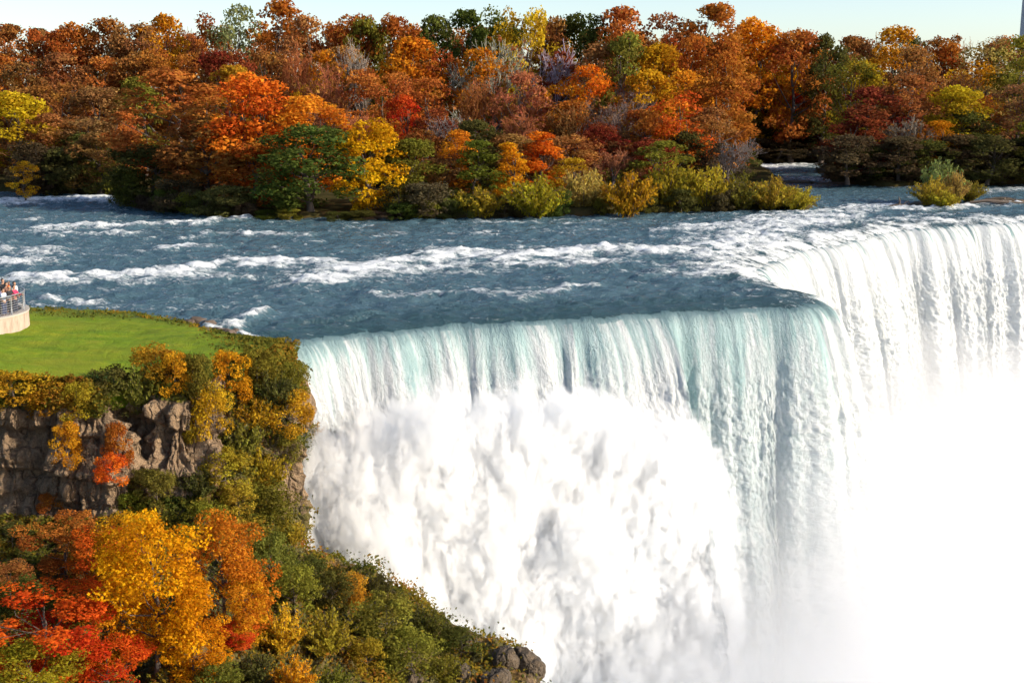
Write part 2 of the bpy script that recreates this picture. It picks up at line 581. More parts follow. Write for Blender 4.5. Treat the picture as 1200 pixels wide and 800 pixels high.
# the lip rows, upstream of the brink
ls = lip_s[:, None]
lx = cr[None, :, 0] + nrm[None, :, 0] * ls
ly = cr[None, :, 1] + nrm[None, :, 1] * ls
lz = brink_dip(-ls) + np.linspace(-0.10, 0.02, 16)[:, None] + 0.10 * fbm(lx * 0.6, ly * 0.6, 5.0, 3)
lip_noise = 0.10 * fbm(lx[-1] * 0.6, ly[-1] * 0.6, 5.0, 3)
Z = Z + lip_noise[None, :] * sstep(3, 0, WW)
_fr = np.where(near, 0, 1)[None, :]
lf = sstep(-0.35, 0.6, ls + 0.55 * strand[0][None, :] + 0.35 * curt[0][None, :] + 1.3 * _fr * (0.5 + strand[0][None, :])) * (0.24 + 0.76 * _fr)
X = np.vstack([lx, X]); Y = np.vstack([ly, Y]); Z = np.vstack([lz, Z])
foam_f = np.vstack([lf, np.maximum(foam_f, lf[-1][None, :] * 0.9)])
me = np_mesh('waterfall', np.stack([X, Y, Z], -1).reshape(-1, 3), grid_faces(*X.shape), True,
             {'foam': ('POINT', foam_f), 'uc': ('POINT', np.broadcast_to(U[None, :], X.shape)), 'wc': ('POINT', np.vstack([np.broadcast_to(ls, lx.shape), WW]))})


def falls_material():
    m, nt, out = new_mat('falling_water')
    fo = attr(nt, 'foam'); uc = attr(nt, 'uc'); wc = attr(nt, 'wc')
    cx = N(nt, 'CombineXYZ')
    nt.links.new(uc, cx.inputs[0]); nt.links.new(wc, cx.inputs[1])
    v = cx.outputs[0]
    s1 = noise(nt, mapping(nt, v, (1.7, 0.26, 1)), 1.0, 7, 0.66, 0.9)
    s2 = noise(nt, mapping(nt, v, (5.0, 2.6, 1)), 1.0, 6, 0.68, 0.6)
    f = mth(nt, 'ADD', fo, mth(nt, 'MULTIPLY', mth(nt, 'SUBTRACT', s1, 0.5), 0.65))
    f = mth(nt, 'ADD', f, mth(nt, 'MULTIPLY', mth(nt, 'SUBTRACT', s2, 0.5), 0.45))
    fm = ramp(nt, f, [(0.12, (0, 0, 0)), (0.85, (1, 1, 1))])
    wcol = mixc(nt, s1, (0.14, 0.26, 0.275), (0.42, 0.53, 0.55))
    mr = N(nt, 'MapRange'); mr.inputs[1].default_value = -1.3; mr.inputs[2].default_value = 0.7
    nt.links.new(wc, mr.inputs[0])
    wcol = mixc(nt, mr.outputs[0], (0.02, 0.075, 0.09), wcol)
    p = N(nt, 'BsdfPrincipled', Roughness=0.25)
    p.inputs['IOR'].default_value = 1.33
    nt.links.new(wcol, p.inputs['Base Color'])
    b = N(nt, 'Bump', Strength=0.75, Distance=0.28)
    nt.links.new(mth(nt, 'ADD', mth(nt, 'MULTIPLY', s1, 0.8), s2), b.inputs['Height'])
    nt.links.new(b.outputs[0], p.inputs['Normal'])
    d = N(nt, 'BsdfDiffuse'); d.inputs[0].default_value = (0.74, 0.77, 0.79, 1)
    t = N(nt, 'BsdfTranslucent'); t.inputs[0].default_value = (0.70, 0.76, 0.77, 1)
    nt.links.new(b.outputs[0], d.inputs['Normal']); nt.links.new(b.outputs[0], t.inputs['Normal'])
    w = N(nt, 'MixShader'); w.inputs[0].default_value = 0.28
    nt.links.new(d.outputs[0], w.inputs[1]); nt.links.new(t.outputs[0], w.inputs[2])
    mx = N(nt, 'MixShader')
    nt.links.new(fm, mx.inputs[0]); nt.links.new(p.outputs[0], mx.inputs[1]); nt.links.new(w.outputs[0], mx.inputs[2])
    nt.links.new(mx.outputs[0], out.inputs[0])
    return m


tag(link('waterfall', me, falls_material()), 'white waterfall pouring over the brink into boiling spray', kind='structure')

# pool at the foot of the falls
M_POOL = simple_mat('churned_water', (0.75, 0.80, 0.82), 0.6, 0, 0.3, 0.1)
px_, py_ = np.meshgrid(np.linspace(-60, 260, 80), np.linspace(-10, 200, 60))
me = np_mesh('gorge_water', np.stack([px_, py_, -35.5 + 0.4 * fbm(px_ * 0.1, py_ * 0.1, 0, 3)], -1).reshape(-1, 3), grid_faces(*px_.shape))
tag(link('gorge_water', me, M_POOL), 'foam-white water at the foot of the falls', kind='structure')

# ------------------------------------------------------------------ island ground beyond the river
def W2(pts): return np.array([at_z(a, b, 0.0)[:2] for a, b in pts])


poly_mid = np.vstack([W2([(-400, 222), (0, 225), (60, 227), (128, 228), (150, 241), (200, 249), (300, 256), (450, 257), (560, 256), (680, 253), (760, 250), (880, 247), (950, 246), (956, 240), (930, 225), (905, 208), (892, 196), (884, 188)]),
                      [[46, 262], [46, 300], [-260, 300]]])
poly_right = np.vstack([W2([(966, 189), (972, 214), (1030, 220), (1090, 219), (1150, 217), (1250, 215), (1500, 213)]), [[260, 300], [58, 300]]])


def inside(x, y, P):
    r = np.zeros(x.shape, bool)
    n = len(P)
    for i in range(n):
        x1, y1 = P[i]; x2, y2 = P[(i + 1) % n]
        c = ((y1 > y) != (y2 > y)) & (x < (x2 - x1) * (y - y1) / (y2 - y1 + 1e-12) + x1)
        r ^= c
    return r


ex = np.unique(np.concatenate([np.linspace(-3000, -180, 30), np.arange(-180, 180, 1.0), np.linspace(180, 3000, 30)]))
ey = np.unique(np.concatenate([np.arange(132, 262, 1.0), np.linspace(262, 6000, 60)]))
ix, iy = np.meshgrid(ex, ey)
wx = ix + 0.8 * fbm(ix * 0.2, iy * 0.2, 0, 3); wy = iy + 1.0 * fbm(ix * 0.2, iy * 0.2, 4, 3)
land = (inside(wx, wy, poly_mid) | inside(wx, wy, poly_right) | (wy > 246)).astype(float)
k = land.copy()
for _ in range(2):
    kp = np.pad(k, 1, mode='edge')
    k = (kp[:-2, 1:-1] + kp[2:, 1:-1] + kp[1:-1, :-2] + kp[1:-1, 2:] + 2 * kp[1:-1, 1:-1]) / 6
iz = -1.2 + 2.0 * sstep(0.2, 0.8, k) + 0.25 * fbm(ix * 0.15, iy * 0.15, 2, 3)
m, nt, out = new_mat('forest_floor')
geo = N(nt, 'NewGeometry')
c = ramp(nt, noise(nt, geo.outputs['Position'], 0.5, 5), [(0.3, (0.03, 0.03, 0.012)), (0.5, (0.06, 0.05, 0.02)), (0.7, (0.09, 0.055, 0.025))])
p = N(nt, 'BsdfDiffuse'); nt.links.new(c, p.inputs[0]); nt.links.new(p.outputs[0], out.inputs[0])
_sdg, _ = crest_sd(ix, iy)
_ok = (_sdg > 4) | (iy > 150)
_kg = _ok[:-1, :-1] & _ok[1:, 1:] & _ok[1:, :-1] & _ok[:-1, 1:]
tag(link('ground', np_mesh('ground', np.stack([ix, iy, iz], -1).reshape(-1, 3), grid_faces(*ix.shape, keep=_kg)), m), 'dark wooded island ground beyond the rapids', kind='structure')

# ------------------------------------------------------------------ cliff
ctrl = [
    # rows from the lawn's brow down to below the frame; each (px, py, distance)
    [(-260, 432, 60.0), (-260, 470, 59.5), (-260, 540, 59.0), (-260, 640, 58), (-260, 720, 50), (-260, 900, 36)],
    [(-60, 436, 61.0), (-60, 480, 60.0), (-60, 540, 59.4), (-60, 630, 58), (-60, 715, 51), (-60, 890, 38)],
    [(30, 441, 61.3), (28, 482, 60.2), (25, 545, 59.6), (20, 628, 58.3), (20, 710, 52), (20, 880, 39)],
    [(105, 450, 61.0), (112, 480, 60.0), (122, 545, 59.3), (122, 625, 58.2), (115, 705, 53), (110, 880, 40)],
    [(150, 448, 62.0), (145, 490, 62.0), (150, 550, 61.0), (158, 620, 58.8), (170, 700, 53), (180, 880, 41)],
    [(212, 438, 62.6), (215, 470, 61.0), (205, 535, 60.2), (200, 605, 59.0), (230, 695, 53.5), (245, 880, 42)],
    [(262, 424, 65.0), (258, 470, 63.5), (262, 540, 62.0), (270, 620, 59.5), (295, 700, 54.5), (310, 880, 43)],
    [(306, 413, 68.0), (325, 462, 66.0), (322, 540, 64.5), (318, 620, 61.5), (360, 705, 56), (390, 880, 45)],
    [(328, 409, 70.3), (361, 475, 68.8), (345, 545, 68.0), (350, 640, 65.0), (440, 690, 60.5), (470, 880, 48)],
    [(330, 408, 72.5), (364, 482, 71.0), (347, 548, 71.0), (352, 650, 68.0), (530, 732, 60.0), (560, 880, 50)],
    [(326, 407, 75.0), (350, 490, 75.0), (340, 560, 75.0), (345, 665, 73.0), (616, 782, 58.5), (618, 880, 53)],
    [(300, 408, 80.0), (320, 500, 80.0), (320, 590, 80.0), (330, 700, 79.0), (590, 830, 62.5), (626, 900, 56)],
]
CT = np.array([[at_d(*q) for q in col] for col in ctrl])          # (cols, rows, 3)
CT[:-1, 0, 2] = np.clip(CT[:-1, 0, 2], -0.35, 0.8)


def catmull_t(P, t):
    """P (n,...) t in [0,n-1]"""
    n = len(P)
    i = np.clip(np.floor(t).astype(int), 0, n - 2)
    f = (t - i).reshape((-1,) + (1,) * (P.ndim - 1))
    g = lambda j: P[np.clip(j, 0, n - 1)]
    p0, p1, p2, p3 = g(i - 1), g(i), g(i + 1), g(i + 2)
    return 0.5 * ((2 * p1) + (-p0 + p2) * f + (2 * p0 - 5 * p1 + 4 * p2 - p3) * f ** 2 + (-p0 + 3 * p1 - 3 * p2 + p3) * f ** 3)


ncol, nrow = 620, 420
ts = np.linspace(0, len(ctrl) - 1, ncol)
tr = np.linspace(0, 5, nrow)
A = catmull_t(CT, ts)                       # (ncol, rows, 3)
S = np.stack([catmull_t(A[i], tr) for i in range(ncol)], 0)   # (ncol, nrow, 3)
du = np.gradient(S, axis=0); dv = np.gradient(S, axis=1)
nn = np.cross(du, dv); nn /= np.linalg.norm(nn, axis=2)[..., None] + 1e-9
if nn[200, 200, 1] > 0: nn = -nn
sx, sy, sz = S[..., 0], S[..., 1], S[..., 2]
tg = np.broadcast_to(tr[None, :], sx.shape)
steep = 1 - sstep(0.25, 0.6, np.abs(nn[..., 2]))
edge = sstep(0, 0.5, tg)
cols_ = billow(sx * 0.55, sy * 0.55, sz * 0.10, 4, 0.5)
strata = fbm(sx * 0.12, sy * 0.12, sz * 1.1, 4)
rough = fbm(sx * 0.5, sy * 0.5, sz * 0.4, 5)
blocky = np.abs(perlin(sx * 0.9, sy * 0.9, sz * 0.5)) + 0.5 * np.abs(perlin(sx * 2.1, sy * 2.1, sz * 1.1))
zl = sz * 0.42 + 0.5 * fbm(sx * 0.15, sy * 0.15, sz * 0.1, 3)
fr = zl - np.floor(zl)
ledge = sstep(0.0, 0.12, fr) * (1 - fr) * 1.5
dis = edge * (steep * (0.45 * (ledge - 0.6) * sstep(7.2, 6.2, ts)[:, None] + 2.6 * (cols_ - 0.33) + 0.40 * strata + 0.5 * (blocky - 0.4)) + (1 - steep) * (0.7 * rough + 0.5 * (blocky - 0.4)))
dis = dis * (1 - 0.6 * sstep(7.0, 8.0, ts)[:, None] * sstep(2.6, 1.9, tg))
S2 = S + nn * dis[..., None]
vegm = (1 - steep) * 0.85 + 0.30 * fbm(sx * 0.22, sy * 0.22, sz * 0.22, 3) + 0.10
PXX, PYY = to_px(S.reshape(-1, 3).T)
PXX = PXX.reshape(sx.shape); PYY = PYY.reshape(sx.shape)
vegm += 0.5 * sstep(240, 300, sx * 0 + PXX) * sstep(1.0, 1.4, tg) * 0.7
vegm -= 0.5 * np.exp(-((PXX - 205) / 40) ** 2 - ((PYY - 500) / 60) ** 2)
vegm -= 0.5 * np.exp(-((PXX - 60) / 90) ** 2 - ((PYY - 560) / 50) ** 2)
vegm += 0.5 * (1 - sstep(0, 0.7, tg))
bare_tip = sstep(585, 625, PXX)
vegm = vegm - 0.9 * bare_tip
me = np_mesh('cliff', S2.reshape(-1, 3), grid_faces(ncol, nrow), True, {'veg': ('POINT', vegm)})
tag(link('cliff', me, M_CLIFF), 'layered brown gorge cliff below the lawn', kind='structure')
cliff_bvh = BVHTree.FromPolygons([Vector(v) for v in S2[::2, ::2].reshape(-1, 3)], [tuple(f) for f in grid_faces(len(S2[::2]), S2[::2, ::2].shape[1]).tolist()])
CAM = Vector((0, 0, HC))


def hit_cliff(px, py):
    d = Vector(ray(px, py)).normalized()
    loc, n, i, dist = cliff_bvh.ray_cast(CAM, d)
    return (loc, n) if loc is not None else (None, None)


# ------------------------------------------------------------------ lawn
front = catmull_t(CT[:10, 0], np.linspace(0, 9, 220))
backp = np.array([at_z(a, b, 0.12) for a, b in [(-260, 350), (-60, 356), (20, 359), (90, 362), (150, 365), (205, 374), (240, 384), (285, 396), (318, 403), (330, 405)]])
back = catmull_t(backp, np.linspace(0, len(backp) - 1, 220))
lt = np.concatenate([[-0.012], np.linspace(0, 1, 88), [1.05]])[:, None, None]
L = front[None] * (1 - lt) + back[None] * lt
ln = fbm(L[..., 0] * 0.15, L[..., 1] * 0.15, 0, 3)
hump = np.sin(np.clip(lt[..., 0], 0, 1) * math.pi)
L[..., 2] += hump * (0.35 + 0.12 * ln) + 0.05 * fbm(L[..., 0] * 0.9, L[..., 1] * 0.9, 2, 3)
L[..., 2] -= 1.2 * sstep(0.0, -0.012, lt[..., 0]) + 0.9 * sstep(1.0, 1.05, lt[..., 0])
rough_e = np.clip(sstep(0.72, 0.95, np.broadcast_to(lt[..., 0], L.shape[:2])) + sstep(0.60, 0.80, np.linspace(0, 1, 220))[None, :], 0, 1)
m, nt, out = new_mat('lawn_grass')
geo = N(nt, 'NewGeometry'); pos = geo.outputs['Position']
g1 = noise(nt, mapping(nt, pos, (0.45, 0.8, 0.35)), 1.0, 6, 0.7)
g2 = noise(nt, pos, 6.0, 4, 0.7)
c = ramp(nt, g1, [(0.3, (0.095, 0.165, 0.006)), (0.5, (0.16, 0.255, 0.009)), (0.68, (0.27, 0.30, 0.016))])
c2 = ramp(nt, g2, [(0.3, (0.13, 0.13, 0.015)), (0.55, (0.13, 0.18, 0.012)), (0.75, (0.22, 0.14, 0.03))])
g0 = noise(nt, mapping(nt, pos, (0.16, 0.3, 0.2)), 1.0, 5, 0.65)
c = mixc(nt, ramp(nt, g0, [(0.42, (0, 0, 0)), (0.72, (0.55, 0.55, 0.55))]), c, (0.27, 0.235, 0.02))
c = mixc(nt, attr(nt, 'rough'), c, c2)
c = mixc(nt, 0.35, c, ramp(nt, g2, [(0.3, (0.45, 0.45, 0.45)), (0.65, (1, 1, 1))]), 'MULTIPLY')
p = N(nt, 'BsdfPrincipled', Roughness=0.9)
p.inputs['Specular IOR Level'].default_value = 0.15
nt.links.new(c, p.inputs['Base Color'])
b = N(nt, 'Bump', Strength=0.8, Distance=0.12); nt.links.new(g2, b.inputs['Height']); nt.links.new(b.outputs[0], p.inputs['Normal'])
nt.links.new(p.outputs[0], out.inputs[0])
me = np_mesh('lawn', L.reshape(-1, 3), grid_faces(90, 220), True, {'rough': ('POINT', rough_e)})
tag(link('lawn', me, m), 'sunlit green lawn above the gorge', kind='structure')
lawn_bvh = BVHTree.FromPolygons([Vector(v) for v in L.reshape(-1, 3)], [tuple(f) for f in grid_faces(90, 220).tolist()])


def hit_lawn(px, py):
    loc, n, i, d = lawn_bvh.ray_cast(CAM, Vector(ray(px, py)).normalized())
    return loc


def drop_land(x, y, default=0.3):
    for bv in (lawn_bvh, cliff_bvh):
        loc, n, i, d = bv.ray_cast(Vector((x, y, 30)), Vector((0, 0, -1)))
        if loc is not None: return loc.z
    return default


# ------------------------------------------------------------------ foliage meshes
def leaf_cards(rng, clumps, n, size, up=0.25, outward=0.6, spread=(0.5, 1.0)):
    """clumps: (k,6) centre + radii. Returns verts, faces, tint, clump attr"""
    cw = clumps[:, 3] * clumps[:, 4] + clumps[:, 3] * clumps[:, 5]
    idx = rng.choice(len(clumps), n, p=cw / cw.sum())
    d = rng.normal(size=(n, 3)); d /= np.linalg.norm(d, axis=1)[:, None]
    r = rng.uniform(spread[0], spread[1], n) ** 0.6
    c = clumps[idx, :3] + d * clumps[idx, 3:6] * r[:, None] + rng.normal(size=(n, 3)) * size * 0.5
    nr = outward * d + rng.normal(size=(n, 3)) * 0.55 + np.array([0, 0, up])
    nr /= np.linalg.norm(nr, axis=1)[:, None]
    ref = rng.normal(size=(n, 3))
    a = np.cross(nr, ref); a /= np.linalg.norm(a, axis=1)[:, None] + 1e-9
    b = np.cross(nr, a)
    s = size * rng.uniform(0.55, 1.35, n)[:, None]
    asp = rng.uniform(0.55, 1.0, n)[:, None]
    j = lambda: rng.uniform(0.7, 1.2, n)[:, None]
    v = np.stack([c + a * s * j() + nr * s * 0.12, c + b * s * asp * j() - nr * s * .1, c - a * s * j() + nr * s * 0.12, c - b * s * asp * j() - nr * s * .1], 1).reshape(-1, 3)
    f = np.arange(4 * n).reshape(n, 4)
    tint = np.clip(rng.normal(0.5, 0.2, n), 0, 1)
    ck = rng.uniform(0, 1, len(clumps))
    cl = np.clip(ck[idx] + rng.normal(0, 0.15, n), 0, 1)
    return v, f, tint, cl


def crown_clumps(rng, H, W, base, k, shape):
    """clump ellipsoids filling an uneven crown"""
    out = []
    for i in range(k):
        t = rng.uniform(0, 1) ** 0.85
        z = base + (H - base) * t
        if shape == 'round':
            rad = W * math.sqrt(max(0.02, 1 - (2 * t - 0.95) ** 2 * 0.98))
        elif shape == 'cone':
            rad = W * (1.0 - 0.85 * t) + 0.1 * W
        elif shape == 'vase':
            rad = W * (0.35 + 0.75 * math.sin(min(1, t * 0.75 + 0.1) * math.pi * 0.62))
            if t > 0.85: rad *= 0.7
        else:
            rad = W * (0.75 + 0.25 * math.sin(t * math.pi)) * (1 - 0.35 * t)
        a = rng.uniform(0, 2 * math.pi)
        q = math.sqrt(rng.uniform(0.12, 1)) * 0.92
        cr_ = W * rng.uniform(0.12, 0.36)
        out.append((q * rad * math.cos(a), q * rad * math.sin(a), min(z, H - cr_ * 0.5), cr_, cr_ * rng.uniform(0.8, 1.1), cr_ * rng.uniform(0.55, 0.85)))
    return np.array(out)


def trunk_paths(rng, H, W, base, clumps, r0):
    zs = np.linspace(0, H * 0.86, 9)
    wob = np.cumsum(rng.normal(0, 0.012 * H, (9, 2)), axis=0); wob[0] = 0
    pts = np.column_stack([wob, zs])
    paths = [(pts, r0 * (1 - 0.88 * np.linspace(0, 1, 9)) * np.array([1.35] + [1] * 8))]
    for c in clumps[rng.permutation(len(clumps))[:18]]:
        z0 = max(0.12 * H, min(c[2] * rng.uniform(0.5, 0.8), H * 0.8))
        s = np.array([np.interp(z0, zs, pts[:, 0]), np.interp(z0, zs, pts[:, 1]), z0])
        e = c[:3]
        mid = (s + e) / 2 + np.array([0, 0, -0.02 * H]) + rng.normal(0, 0.02 * H, 3)
        rr = r0 * (1 - 0.85 * z0 / (H * 0.86)) * 0.55
        paths.append((np.array([s, mid, e]), np.array([rr, rr * 0.6, rr * 0.15])))
    return paths


class Variant:
    pass


def make_variant(name, seed, H, W, base, k, shape, n, size, r0, up=0.25):
    rng = np.random.default_rng(seed)
    cl = crown_clumps(rng, H, W, base, k, shape)
    v, f, tint, ca = leaf_cards(rng, cl, n, size, up)
    V = Variant()
    V.crown = np_mesh(name + '_crown', v, f, False, {'tint': ('FACE', tint), 'clump': ('FACE', ca)})
    V.crown.materials.append(M_LEAF)
    tv, tf = tube_np(trunk_paths(rng, H, W, base, cl, r0), 6)
    V.trunk = np_mesh(name + '_trunk', tv, tf)
    V.trunk.materials.append(M_BARK)
    V.H, V.W = H, W
    return V


def make_bare(name, seed, H, W, leaves=250):
    rng = np.random.default_rng(seed)
    paths, tips = [], []

    def grow(p, d, ln, r, lev):
        pts = [p]
        q = p.copy(); dd = d.copy()
        for i in range(3):
            dd = dd + rng.normal(0, 0.13, 3) + np.array([0, 0, 0.06]); dd /= np.linalg.norm(dd)
            q = q + dd * ln / 3
            pts.append(q.copy())
        (trunkp if lev <= 1 else paths).append((np.array(pts), np.linspace(r, r * 0.6, 4)))
        if lev >= 5: tips.append(q); return
        for i in range(4 if lev else 6):
            t = rng.uniform(0.35, 1.0) if i else 1.0
            s = pts[0] + (pts[-1] - pts[0]) * t
            nd = dd + rng.normal(0, 0.48, 3) * np.array([1, 1, 0.6]); nd[2] = max(nd[2], 0.05); nd /= np.linalg.norm(nd)
            grow(s, nd, ln * rng.uniform(0.55, 0.75), r * 0.5, lev + 1)

    trunkp = []
    grow(np.zeros(3), np.array([0, 0, 1.0]), H * 0.42, 0.16, 0)
    sel_ = [paths[i] for i in rng.permutation(len(paths))[:1500]]
    # thin twigs, kept at least a couple of cm thick
    sel_ = [(p, np.maximum(r, 0.016)) for p, r in sel_]
    V = Variant()
    allp = np.concatenate([p for p, r in sel_ + trunkp])
    zmax = allp[:, 2].max(); wmax = np.percentile(np.abs(allp[:, :2]), 98)
    sc = np.array([W / wmax, W / wmax, H / zmax])
    sel_ = [(p * sc, r) for p, r in sel_]
    trunkp = [(p * sc, r) for p, r in trunkp]
    v, f = tube_np(sel_, 3)
    V.twigs = np_mesh(name + '_twigs', v, f); V.twigs.materials.append(M_TWIG)
    tv, tf = tube_np(trunkp, 5)
    V.trunk = np_mesh(name + '_trunk', tv, tf); V.trunk.materials.append(M_BARK)
    tp = np.array(tips)[rng.permutation(len(tips))[:120]] * sc
    cl = np.column_stack([tp, np.full((len(tp), 3), W * 0.07)])
    v, f, tint, ca = leaf_cards(rng, cl, leaves, 0.15)
    V.crown = np_mesh(name + '_crown', v, f, False, {'tint': ('FACE', tint), 'clump': ('FACE', ca)}); V.crown.materials.append(M_LEAF)
    V.H, V.W = H, W
    return V


VR = {
    'round': [make_variant('round_tree', s, 10, 2.7, 1.2, 66, 'round', 6200, 0.12, 0.20) for s in (1, 2, 3, 4)],
    'vase': [make_variant('spreading_tree', s, 10, 2.9, 1.6, 58, 'vase', 5600, 0.12, 0.20) for s in (11, 12, 13)],
    'open': [make_variant('open_tree', s, 10, 2.7, 1.6, 46, 'round', 3200, 0.115, 0.18) for s in (21, 22, 23)],
    'cone': [make_variant('conical_tree', s, 10, 2.5, 0.8, 50, 'cone', 4200, 0.13, 0.18) for s in (31, 32)],
    'low': [make_variant('low_tree', s, 10, 3.2, 0.5, 66, 'round', 6400, 0.14, 0.22) for s in (41, 42, 43)],
    'shrub': [make_variant('shrub', s, 2.0, 1.25, 0.15, 46, 'col', 4200, 0.055, 0.05, 0.35) for s in (51, 52, 53, 54)],
    'bare': [make_bare('bare_tree', s, 10, 2.7, 260) for s in (61, 62, 63)],
    'fore': [make_variant('large_leaf_tree', s, 8, 3.0, 0.8, 64, 'round', 11000, 0.085, 0.14, 0.45) for s in (71, 72, 73)],
    'layered': [make_variant('layered_tree', s, 8, 3.2, 1.2, 40, 'vase', 9500, 0.085, 0.13, 0.9) for s in (81, 82)],
    'brush': [make_variant('brush', s, 2.0, 1.3, 0.1, 46, 'col', 4200, 0.05, 0.04, 0.4) for s in (91, 92, 93, 94)],
}


def make_willow(name, seed):
    rng = np.random.default_rng(seed)
    paths, P_, = [], []
    for i in range(85):
        a = rng.uniform(0, 6.283); tilt = rng.uniform(0.05, 0.85) ** 1.0
        ln = rng.uniform(1.25, 2.1) * (1 - 0.28 * tilt)
        b = np.array([math.cos(a), math.sin(a), 0])
        t = np.linspace(0, 1, 6)[:, None]
        pts = b * 0.22 * rng.uniform(0, 1) + b * (ln * math.sin(tilt)) * t ** 1.25 + np.array([0, 0, 1]) * ln * (math.cos(tilt) * t - 0.10 * t ** 3) + rng.normal(0, 0.02, (6, 3)) * t
        paths.append((pts, np.linspace(0.014, 0.005, 6)))
        q = rng.uniform(0.10, 1.0, 42) ** 0.8
        pp = np.stack([np.interp(q, t[:, 0], pts[:, k]) for k in range(3)], 1)
        P_.append(np.column_stack([pp + rng.normal(0, 0.055, pp.shape), np.full((42, 1), i)]))
    P_ = np.concatenate(P_)
    n = len(P_)
    up = rng.normal(size=(n, 3)) * 0.55 + np.array([0, 0, 0.9]); up /= np.linalg.norm(up, axis=1)[:, None]
    sd_ = np.cross(up, rng.normal(size=(n, 3))); sd_ /= np.linalg.norm(sd_, axis=1)[:, None]
    s_ = rng.uniform(0.05, 0.10, n)[:, None]
    c_ = P_[:, :3]
    v = np.stack([c_ - up * s_, c_ + sd_ * s_ * 0.42, c_ + up * s_, c_ - sd_ * s_ * 0.42], 1).reshape(-1, 3)
    ck = rng.uniform(0, 1, 85)
    V = Variant()
    V.crown = np_mesh(name + '_foliage', v, np.arange(4 * n).reshape(n, 4), False, {'tint': ('FACE', np.clip(rng.normal(.5, .2, n), 0, 1)), 'clump': ('FACE', np.clip(ck[P_[:, 3].astype(int)] + rng.normal(0, .15, n), 0, 1))})
    V.crown.materials.append(M_LEAF)
    tv, tf = tube_np(paths, 4)
    V.trunk = np_mesh(name + '_stem', tv, tf); V.trunk.materials.append(M_BARK)
    V.H, V.W = 2.0, 1.2
    return V


VR['willow'] = [make_willow('willow_shrub', s) for s in (101, 102, 103, 104)]
_vi = {}
C = {
    'rust': (0.30, 0.078, 0.019), 'rust-brown': (0.245, 0.085, 0.028), 'brown': (0.195, 0.085, 0.036), 'orange': (0.43, 0.135, 0.012), 'orange-red': (0.50, 0.085, 0.012),
    'red': (0.46, 0.04, 0.012), 'dark red': (0.18, 0.03, 0.018), 'golden yellow': (0.52, 0.195, 0.008), 'yellow-green': (0.36, 0.215, 0.014), 'olive': (0.14, 0.12, 0.02),
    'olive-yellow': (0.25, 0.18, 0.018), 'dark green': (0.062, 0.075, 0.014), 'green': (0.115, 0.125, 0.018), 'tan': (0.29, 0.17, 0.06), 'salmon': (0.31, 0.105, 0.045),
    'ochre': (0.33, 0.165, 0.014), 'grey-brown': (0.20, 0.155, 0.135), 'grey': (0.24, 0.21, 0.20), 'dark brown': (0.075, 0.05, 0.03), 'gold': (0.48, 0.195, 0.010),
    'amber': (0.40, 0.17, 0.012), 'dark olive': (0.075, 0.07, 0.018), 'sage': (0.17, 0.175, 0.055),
}


def jitter_col(name, rng):
    c = np.minimum(np.array(C[name]) * rng.uniform(1.1, 1.5), 0.62)
    c = c * np.array([1, rng.uniform(0.88, 1.14), rng.uniform(0.8, 1.2)])
    return (*c, 1.0)


prng = np.random.default_rng(99)


def plant(name, kind, loc, height, width, colour, label=None, cat='tree', group=None, rz=None, crown_name='crown', trunk_name='trunk', leafcol=None):
    vs = VR[kind]
    i = _vi.get(kind, 0); _vi[kind] = i + 1
    V = vs[i % len(vs)]
    sxy = width / 2 / V.W; sz_ = height / V.H
    o = empty(name, loc, prng.uniform(0, 6.28) if rz is None else rz, (sxy * prng.uniform(0.93, 1.07), sxy * prng.uniform(0.93, 1.07), sz_))
    tag(o, label, cat, group)
    t = link(trunk_name, V.trunk, None, o)
    col = jitter_col(colour, prng)
    if kind == 'bare':
        b = link('twigs', V.twigs, None, o); b.color = col
        c = link(crown_name, V.crown, None, o); c.color = jitter_col(leafcol or 'rust-brown', prng)
    else:
        c = link(crown_name, V.crown, None, o); c.color = col
    return o


# ------------------------------------------------------------------ the forest on the islands
# skyline row: photo x, y of the top, crown width px, colour, form
R1 = [(-12, 44, 62, 'rust', 'round'), (34, 31, 58, 'rust-brown', 'round'), (72, 36, 48, 'rust', 'vase'), (100, 29, 58, 'rust', 'round'), (141, 23, 60, 'rust-brown', 'open'),
      (176, 28, 50, 'brown', 'round'), (204, 20, 52, 'orange', 'round'), (236, 24, 50, 'rust-brown', 'bare'), (258, 16, 50, 'rust', 'open'), (291, 9, 52, 'sage', 'open'), (334, 2, 64, 'rust', 'round'),
      (372, 22, 56, 'salmon', 'open'), (408, 19, 54, 'rust', 'vase'), (436, 24, 46, 'olive', 'round'), (464, 18, 48, 'rust', 'round'), (510, 21, 56, 'dark olive', 'round'), (548, 13, 60, 'dark green', 'round'),
      (586, 9, 50, 'green', 'open'), (616, 13, 48, 'yellow-green', 'vase'), (646, 22, 46, 'rust-brown', 'round'), (681, 15, 58, 'dark green', 'round'), (726, 12, 66, 'rust', 'round'), (776, 18, 58, 'rust-brown', 'open'),
      (824, 8, 70, 'rust', 'round'), (876, 23, 62, 'orange', 'round'), (920, 36, 56, 'rust', 'round'), (952, 44, 44, 'dark olive', 'round'), (984, 44, 52, 'rust-brown', 'round'),
      (1004, 36, 42, 'tan', 'bare'), (1040, 33, 66, 'amber', 'open'), (1078, 42, 50, 'grey', 'bare'), (1097, 52, 44, 'rust', 'round'), (1137, 46, 62, 'tan', 'open'), (1180, 44, 56, 'olive', 'open'), (1222, 52, 56, 'rust-brown', 'round')]
